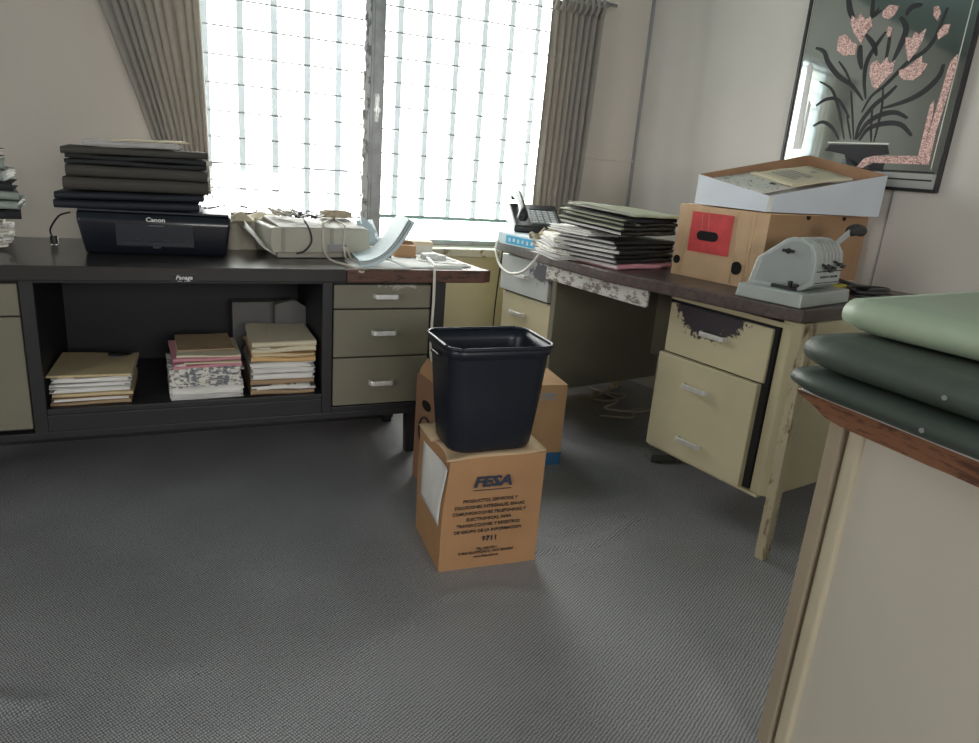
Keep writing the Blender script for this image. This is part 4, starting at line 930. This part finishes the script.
# fold towards the camera (minus u); width runs along v
zz = .001; ua = .70; va = .055
specs = [(.018, 'pink', 'paper', 'reddish folder at the very bottom of the pile on the right desk', -.01, .0, -2), (.017, 'blackf', 'paper', 'thick black folder full of white papers, lowest black one on the right desk', .0, .0, 1),
         (.016, 'blackf', 'paper2', 'second lowest black folder of the pile on the right desk', .004, .0, -1), (.016, 'blackf', 'paper', 'third lowest black folder of the pile on the right desk', .0, .004, 2),
         (.015, 'blackf', 'paper2', 'middle black folder of the pile on the right desk', .006, .0, 0), (.016, 'blackf', 'paper', 'black folder with bulging white papers above the middle of the pile', .010, .0, -3)]
M['blackf'] = mat('black_glossy_card', (.016, .017, .019), .4)
for i, (t, c, p_, l, du, dv_, a) in enumerate(specs):
    dfold(ua + du, va + dv_, zz, a + 6, .33 if i else .30, .30, t, c, 'paper2' if i % 3 else p_, l, (0, 0), wob=.004, jit=.008, inset=.002, fill=.72); zz += t + .0005
bundle('paper_bundle', 'rolled white papers sticking out to the left of the black folder pile', 'papers', tuple(D(.83, -.02, ZD + zz)), DR + rad(90), .20, .24, .022, 'paper', None, .012, .006, (0, 0), 6)
zz += .012
for i, (t, c, p_, l, a, ty) in enumerate(((.016, 'blackf', 'paper', 'black folder lying slanted right above the rolled papers on the right desk', 8, -3), (.014, 'blackf', 'greencard', 'slanted black folder, second above the rolled papers on the right desk', 10, -4),
        (.013, 'blackf', 'greencard', 'slanted black folder, third above the rolled papers on the right desk', 7, -5), (.012, 'darkcard', 'greencard', 'charcoal folder just below the green top folder on the right desk', 12, -5))):
    dfold(ua + .0 + .006 * i, va + .012 * i, zz + .006, a, .33, .31, t, c, p_, l, (rad(3.5), rad(-ty * .0)), wob=.004, jit=.010, inset=.0, fill=.7); zz += t + .001
folder('wide pale green folder lying slanted on top of the black folder pile', tuple(D(.70, .13, ZD + zz + .012)), DR + rad(90 + 8), .36, .34, .010, 'greencard', 'paper', g, (rad(2.5), rad(1.5)), wob=.005)
# loose papers at the left foot of the pile
for i in range(4):
    bundle('paper_bundle', ['lowest', 'second lowest', 'second highest', 'topmost'][i] + ' of the fanned white wads left of the black folder pile', 'papers', tuple(D(.90 + .01 * i, -.105 + .008 * (i % 2), ZD + .001 + .021 * i)), DR + rad(84 - 6 * i), .16, .19, .016, 'news' if i % 2 else 'paper2', 'paper wads by the black folder pile', .014, .006, (rad(2), 0), 6)
# telephone corner
bb = dthing('tissue_box', 'flat pale blue box with bright blue print under the telephone', 'box', 1.43, -.115, ZD, 3)
b = MB(); b.box(0, .26, 0, .17, 0, .048); b.build('body', M['tissue'], bb, bevel=.002)
b = MB(); b.box(.06, .262, -.0015, 0, .006, .040); b.build('blue_print', M['cyan'], bb)
b = MB()
for i in range(6): b.box(.08 + .03 * i, .092 + .03 * i, -.0022, -.0014, .014 + .003 * (i % 2), .030)
b.build('print_marks', M['tissue'], bb)
o = MB().box(0, .13, 0, .14, 0, .050).build('beige_block', M['rope'], None, bevel=.004); o.location = tuple(D(1.17, .04, ZD)); o.rotation_euler = (0, 0, DR); tag(o, 'beige block supporting the right side of the telephone', 'block')
b = MB()
random.seed(11)
for i in range(9):
    c0 = Vector((random.uniform(-.03, .03), random.uniform(-.03, .03), .035 + .008 * i))
    b.tube([c0 + Vector((.034 * math.cos(a * .9 + i), .030 * math.sin(a * .9 + i), .012 * math.sin(a * 2 + i))) for a in range(7)], .006, 6, smooth=2)
o = b.build('cord_bundle', M['rope']); o.location = tuple(D(1.15, -.07, ZD - .022)); tag(o, 'knotted bundle of beige telephone cord beside the blue box', 'cord')
b = MB()
P_ = [D(1.12, -.10, ZD + .03), D(1.09, -.135, ZD + .01), D(1.10, -.155, ZD - .03), D(1.16, -.165, ZD - .085), D(1.25, -.165, ZD - .105), D(1.34, -.155, ZD - .085), D(1.40, -.14, ZD - .03), D(1.42, -.12, ZD + .01)]
b.tube([tuple(p) for p in P_], .0055, 8); telcord = b.build('telephone_cord', M['whitecord'])
ph = thing('telephone', 'black desk telephone with light keys beside the right curtain', 'telephone', tuple(D(1.395, -.055, ZD + .0505)), rad(-14))
ph.scale = (1.12, 1.12, 1.12)
TL = Matrix.Rotation(math.atan2(.075, .175), 4, 'X')
b = MB(); b.prism([(0, 0), (.18, 0), (.18, .095), (.165, .100), (0, .025)], 0, .20, 'x'); b.build('base', M['phone'], ph, bevel=.006, seg=3)
adopt(telcord, ph)
def onph(b_, x0, x1, y0, y1, h0, h1): b_.box(x0, x1, y0, y1, h0, h1, 0, Matrix.Translation((0, 0, .025)) @ TL)
b = MB(); onph(b, .070, .188, .02, .150, .0, .003); b.build('panel', M['phoneg'], ph, bevel=.001)
b = MB(); onph(b, .082, .176, .135, .168, .0, .006); b.build('display', M['phone'], ph, bevel=.001)
for r_ in range(6):
    for c_ in range(4):
        b = MB(); x = .080 + .026 * c_; y = .026 + .018 * r_
        onph(b, x, x + .019, y, y + .010, .003, .0065); b.build('key', M['key'], ph, bevel=.001)
b = MB(); b.tube([(.030, .010, .050), (.030, .000, .070), (.030, .015, .088), (.030, .09, .120), (.030, .165, .140), (.030, .185, .132), (.030, .185, .112)], [.015, .018, .020, .021, .021, .021, .020, .019, .018, .017, .016, .015, .0145, .014, .014, .014, .014, .014, .0145, .015, .016, .017, .018, .019, .020, .021, .021, .021, .021, .020, .020, .020, .020, .019, .018, .017, .016, .015], 12)
b.build('handset', M['phone'], ph)

# ================================================================ BINDERS ON THE FOREGROUND DESK
def binder(label, loc, rz, wd, dp, t, m, rot=(0, 0), rad_=None, sag=.0):
    r = thing('binder', label, 'binder', loc, rot=(rot[0], rot[1], rz), group=None)
    b = MB(); nseg = 10; rings = []
    rr_ = t / 2
    prof_ = [(.0 + rr_ * 1.25 * (1 - math.sin(PI * k / nseg)), rr_ - rr_ * math.cos(PI * k / nseg)) for k in range(nseg + 1)]     # rounded spine
    prof_ = [(wd, 0)] + prof_ + [(wd, t)]
    ny = 24
    for j in range(ny + 1):
        y = -dp + dp * j / ny; q = 1 - .20 * max(0, 1 - (ny - j) / 2.2) ** 2
        ring_ = []
        for (x, z) in prof_:
            xx = x + (.02 * max(0, 1 - (ny - j) / 3.0) ** 2 if x < wd * .5 else 0)
            ring_.append((xx, y, t / 2 + (z - t / 2) * q + .0015 * noise.noise(Vector((x * 8, y * 8, t * 90)))))
        rings.append(ring_)
    vs = [[b.bm.verts.new(p) for p in r_] for r_ in rings]
    N = len(vs[0])
    for a, c in zip(vs[:-1], vs[1:]):
        for k in range(N - 1):
            f = b.bm.faces.new((a[k], a[k + 1], c[k + 1], c[k])); f.smooth = True
        b.bm.faces.new((a[N - 1], a[0], c[0], c[N - 1]))
    b.bm.faces.new(vs[0][::-1]); b.bm.faces.new(vs[-1])
    b.build('cover', M[m], r)
    b = MB()
    for k in (.3, .42, .54): b.tube([(rr_ * .9, -dp + .01, t * k), (rr_ * .06 + .004, -dp + .01, t * k)], .0012, 4)
    rv = MB()
    for y in (-dp * .35, -dp * .62): rv.tube([(rr_ * .10 + .001, y, t * .45), (-.0005, y, t * .45)], .004, 10, smooth=0)
    rv.build('rivet', M['alu'], r)
    return r
FO = Vector((1.02, .874, .776))
binder('darker green vinyl binder, lowest of the three on the foreground desk', (.978, .874, .777), rad(1), .60, .75, .036, 'gb2')
binder('dark green vinyl binder, middle of the three on the foreground desk', (.998, .876, .817), rad(3), .60, .76, .056, 'gb')
binder('pale green vinyl binder on top of the dark green ones on the foreground desk', (1.088, .885, .877), rad(8), .60, .80, .060, 'gl')

# ================================================================ PICTURE ON THE RIGHT WALL
mtw = Matrix.Translation((WX, WY, 0)) @ Matrix.Rotation(rad(-80), 4, 'Z')
pf = bpy.data.objects.new('framed_picture', None); COL.objects.link(pf); pf.location = mtw @ Vector((.92, 0, 1.146)); pf.rotation_euler = (0, 0, rad(-80))
tag(pf, 'black framed mirrored picture of pink and black flowers on the right wall', 'picture')
PW, PH = .640, .90
b = MB(); t_ = .012
b.box(-t_, 0, -.024, -.001, -t_, PH + t_); b.box(PW, PW + t_, -.024, -.001, -t_, PH + t_); b.box(0, PW, -.024, -.001, -t_, 0); b.box(0, PW, -.024, -.001, PH, PH + t_)
b.build('frame', M['frame'], pf, bevel=.002)
MB().box(0, PW, -.014, -.002, 0, PH).build('mirror', M['mirror'], pf)
MB().box(.0, .0035, -.0150, -.0142, 0, PH).build('silver_border', M['gold'], pf)
MB().box(PW - .030, PW - .027, -.0150, -.0142, 0.07, PH).build('silver_border', M['gold'], pf)
MB().box(0, PW, -.0148, -.0141, 0, .052).build('pale_base_band', M['silver'], pf)
def ribbon(b, pts, wd, y0, y1):
    pts = [Vector((p[0], p[1])) for p in pts]; q = []
    N = len(pts)
    for i in range(N - 1):
        p0 = pts[max(i - 1, 0)]; p1 = pts[i]; p2 = pts[i + 1]; p3 = pts[min(i + 2, N - 1)]
        for k in range(5):
            t = k / 5; q.append(.5 * ((2 * p1) + (-p0 + p2) * t + (2 * p0 - 5 * p1 + 4 * p2 - p3) * t * t + (-p0 + 3 * p1 - 3 * p2 + p3) * t ** 3))
    q.append(pts[-1]); L = []; R_ = []
    for i, p in enumerate(q):
        d = (q[min(i + 1, len(q) - 1)] - q[max(i - 1, 0)]).normalized(); n = Vector((-d.y, d.x)); s = i / (len(q) - 1)
        w_ = wd * .5 * (.12 + 1.0 * math.sin(PI * min(1, s * .9 + .08)) ** .7)
        L.append(p + n * w_); R_.append(p - n * w_)
    f = []
    for i in range(len(q) - 1):
        c = [L[i], L[i + 1], R_[i + 1], R_[i]]
        b.hexa([(p.x, y0, p.y) for p in c], [(p.x, y1, p.y) for p in c])
STK= [([(0.051, 0.52), (0.091, 0.502), (0.12, 0.459), (0.177, 0.406), (0.242, 0.368), (0.299, 0.312)], 0.0145), ([(0.164, 0.462), (0.2, 0.425), (0.234, 0.379)], 0.0062), ([(0.099, 0.389), (0.153, 0.362), (0.185, 0.32), (0.217, 0.258), (0.256, 0.167)], 0.0083), ([(0.103, 0.296), (0.145, 0.321), (0.198, 0.315), (0.259, 0.248)], 0.0103), ([(0.109, 0.217), (0.147, 0.233), (0.193, 0.212), (0.233, 0.166)], 0.0103), ([(0.241, 0.349), (0.266, 0.268), (0.295, 0.167)], 0.0052), ([(0.246, 0.258), (0.284, 0.167)], 0.0052), ([(0.566, 0.428), (0.559, 0.384), (0.516, 0.335), (0.456, 0.304), (0.38, 0.282)], 0.0145), ([(0.417, 0.362), (0.389, 0.33), (0.346, 0.292), (0.308, 0.228), (0.301, 0.167)], 0.0124), ([(0.484, 0.247), (0.435, 0.267), (0.376, 0.257), (0.331, 0.223), (0.306, 0.168)], 0.0145), ([(0.514, 0.186), (0.465, 0.224), (0.404, 0.228), (0.345, 0.208), (0.318, 0.163)], 0.0145), ([(0.33, 0.554), (0.304, 0.51), (0.281, 0.454), (0.286, 0.386), (0.308, 0.317)], 0.0124), ([(0.373, 0.6), (0.404, 0.557), (0.397, 0.503), (0.381, 0.448)], 0.0166), ([(0.442, 0.633), (0.405, 0.628), (0.392, 0.603)], 0.0145), ([(0.145, 0.706), (0.167, 0.646), (0.198, 0.6)], 0.0166), ([(0.252, 0.683), (0.263, 0.617), (0.283, 0.643)], 0.0124), ([(0.26, 0.608), (0.295, 0.632)], 0.0093), ([(0.533, 0.613), (0.524, 0.563), (0.516, 0.52), (0.49, 0.477), (0.441, 0.444), (0.41, 0.409), (0.371, 0.364), (0.328, 0.326), (0.304, 0.268)], 0.0114), ([(0.24, 0.515), (0.247, 0.476), (0.266, 0.426)], 0.0166), ([(0.343, 0.562), (0.35, 0.525), (0.353, 0.478), (0.352, 0.44)], 0.0093), ([(0.252, 0.552), (0.294, 0.511), (0.314, 0.471)], 0.0135), ([(0.368, 0.354), (0.379, 0.287), (0.38, 0.218), (0.378, 0.159)], 0.0062), ([(0.342, 0.287), (0.354, 0.218), (0.368, 0.159)], 0.0062)]
PNK= [[(0.181, 0.626), (0.206, 0.609), (0.217, 0.631), (0.239, 0.605), (0.259, 0.613), (0.272, 0.579), (0.252, 0.552), (0.244, 0.519), (0.208, 0.556), (0.182, 0.597)], [(0.142, 0.552), (0.169, 0.56), (0.196, 0.538), (0.229, 0.516), (0.226, 0.482), (0.182, 0.48), (0.148, 0.502)], [(0.299, 0.444), (0.322, 0.456), (0.338, 0.437), (0.357, 0.464), (0.373, 0.439), (0.39, 0.452), (0.39, 0.41), (0.366, 0.383), (0.343, 0.35), (0.323, 0.365), (0.302, 0.41)], [(0.41, 0.529), (0.436, 0.522), (0.44, 0.544), (0.457, 0.534), (0.476, 0.55), (0.473, 0.505), (0.458, 0.471), (0.441, 0.444), (0.422, 0.482)], [(0.414, 0.414), (0.445, 0.426), (0.469, 0.447), (0.485, 0.46), (0.49, 0.437), (0.511, 0.431), (0.5, 0.4), (0.476, 0.378), (0.442, 0.38), (0.419, 0.395)], [(0.302, 0.626), (0.322, 0.647), (0.359, 0.638), (0.351, 0.612), (0.33, 0.596), (0.303, 0.608)], [(0.487, 0.619), (0.5, 0.622), (0.515, 0.598), (0.51, 0.573), (0.491, 0.592)], [(0.534, 0.557), (0.556, 0.558), (0.554, 0.529), (0.528, 0.51), (0.52, 0.532)], [(0.335, 0.572), (0.352, 0.566), (0.352, 0.534), (0.339, 0.535)]]
BND= [[(0.607, 0.458), (0.587, 0.435), (0.57, 0.116), (0.39, 0.109), (0.356, 0.098), (0.331, 0.064), (0.359, 0.063), (0.386, 0.083), (0.601, 0.086), (0.598, 0.192), (0.611, 0.408)], [(0.565, 0.307), (0.555, 0.289), (0.556, 0.116), (0.57, 0.116), (0.573, 0.256)]]
GRY= [[(0.038, 0.469), (0.055, 0.448), (0.062, 0.125), (0.036, 0.124), (0.031, 0.449)], [(0.067, 0.318), (0.077, 0.302), (0.074, 0.125), (0.062, 0.125)]]
VAS= [[(0.201, 0.147), (0.433, 0.15), (0.448, 0.117), (0.39, 0.109), (0.355, 0.1), (0.33, 0.066), (0.359, 0.063), (0.415, 0.05), (0.289, 0.075), (0.272, 0.11), (0.183, 0.123)], [(0.397, 0.084), (0.438, 0.085), (0.438, 0.052), (0.369, 0.066)]]
for pts, wd in STK:
    if max(p[1] for p in pts) > PH: pts = [(p[0], min(p[1], PH)) for p in pts]
    b = MB(); ribbon(b, pts, wd * 1.15, -.0158, -.0142); b.build('leaf', M['blackm'], pf)
def shape(name, poly, m, y0, y1):
    b = MB(); b.prism([(p[0], min(p[1], PH - .002)) for p in poly], y0, y1, 'y'); o = b.build(name, M[m], pf)
    bm_ = bmesh.new(); bm_.from_mesh(o.data); bmesh.ops.triangulate(bm_, faces=[f for f in bm_.faces if len(f.verts) > 4]); bm_.to_mesh(o.data); bm_.free(); return o
for p in PNK: shape('flower', p, 'pglit', -.0170, -.0150)
for p in BND: shape('pink_band', p, 'pglit', -.0165, -.0150)
for p in GRY: shape('grey_band', p, 'silver', -.0165, -.0150)
for p in VAS: shape('vase', p, 'blackm', -.0162, -.0145)
for z, x0 in ((.058, 0), (.030, 0)): MB().box(x0, .625, -.0155, -.0142, z - .003, z + .003).build('black_line', M['black'], pf)
MB().box(.19, .44, -.0168, -.0150, .152, .157).build('vase_rim', M['gold'], pf)
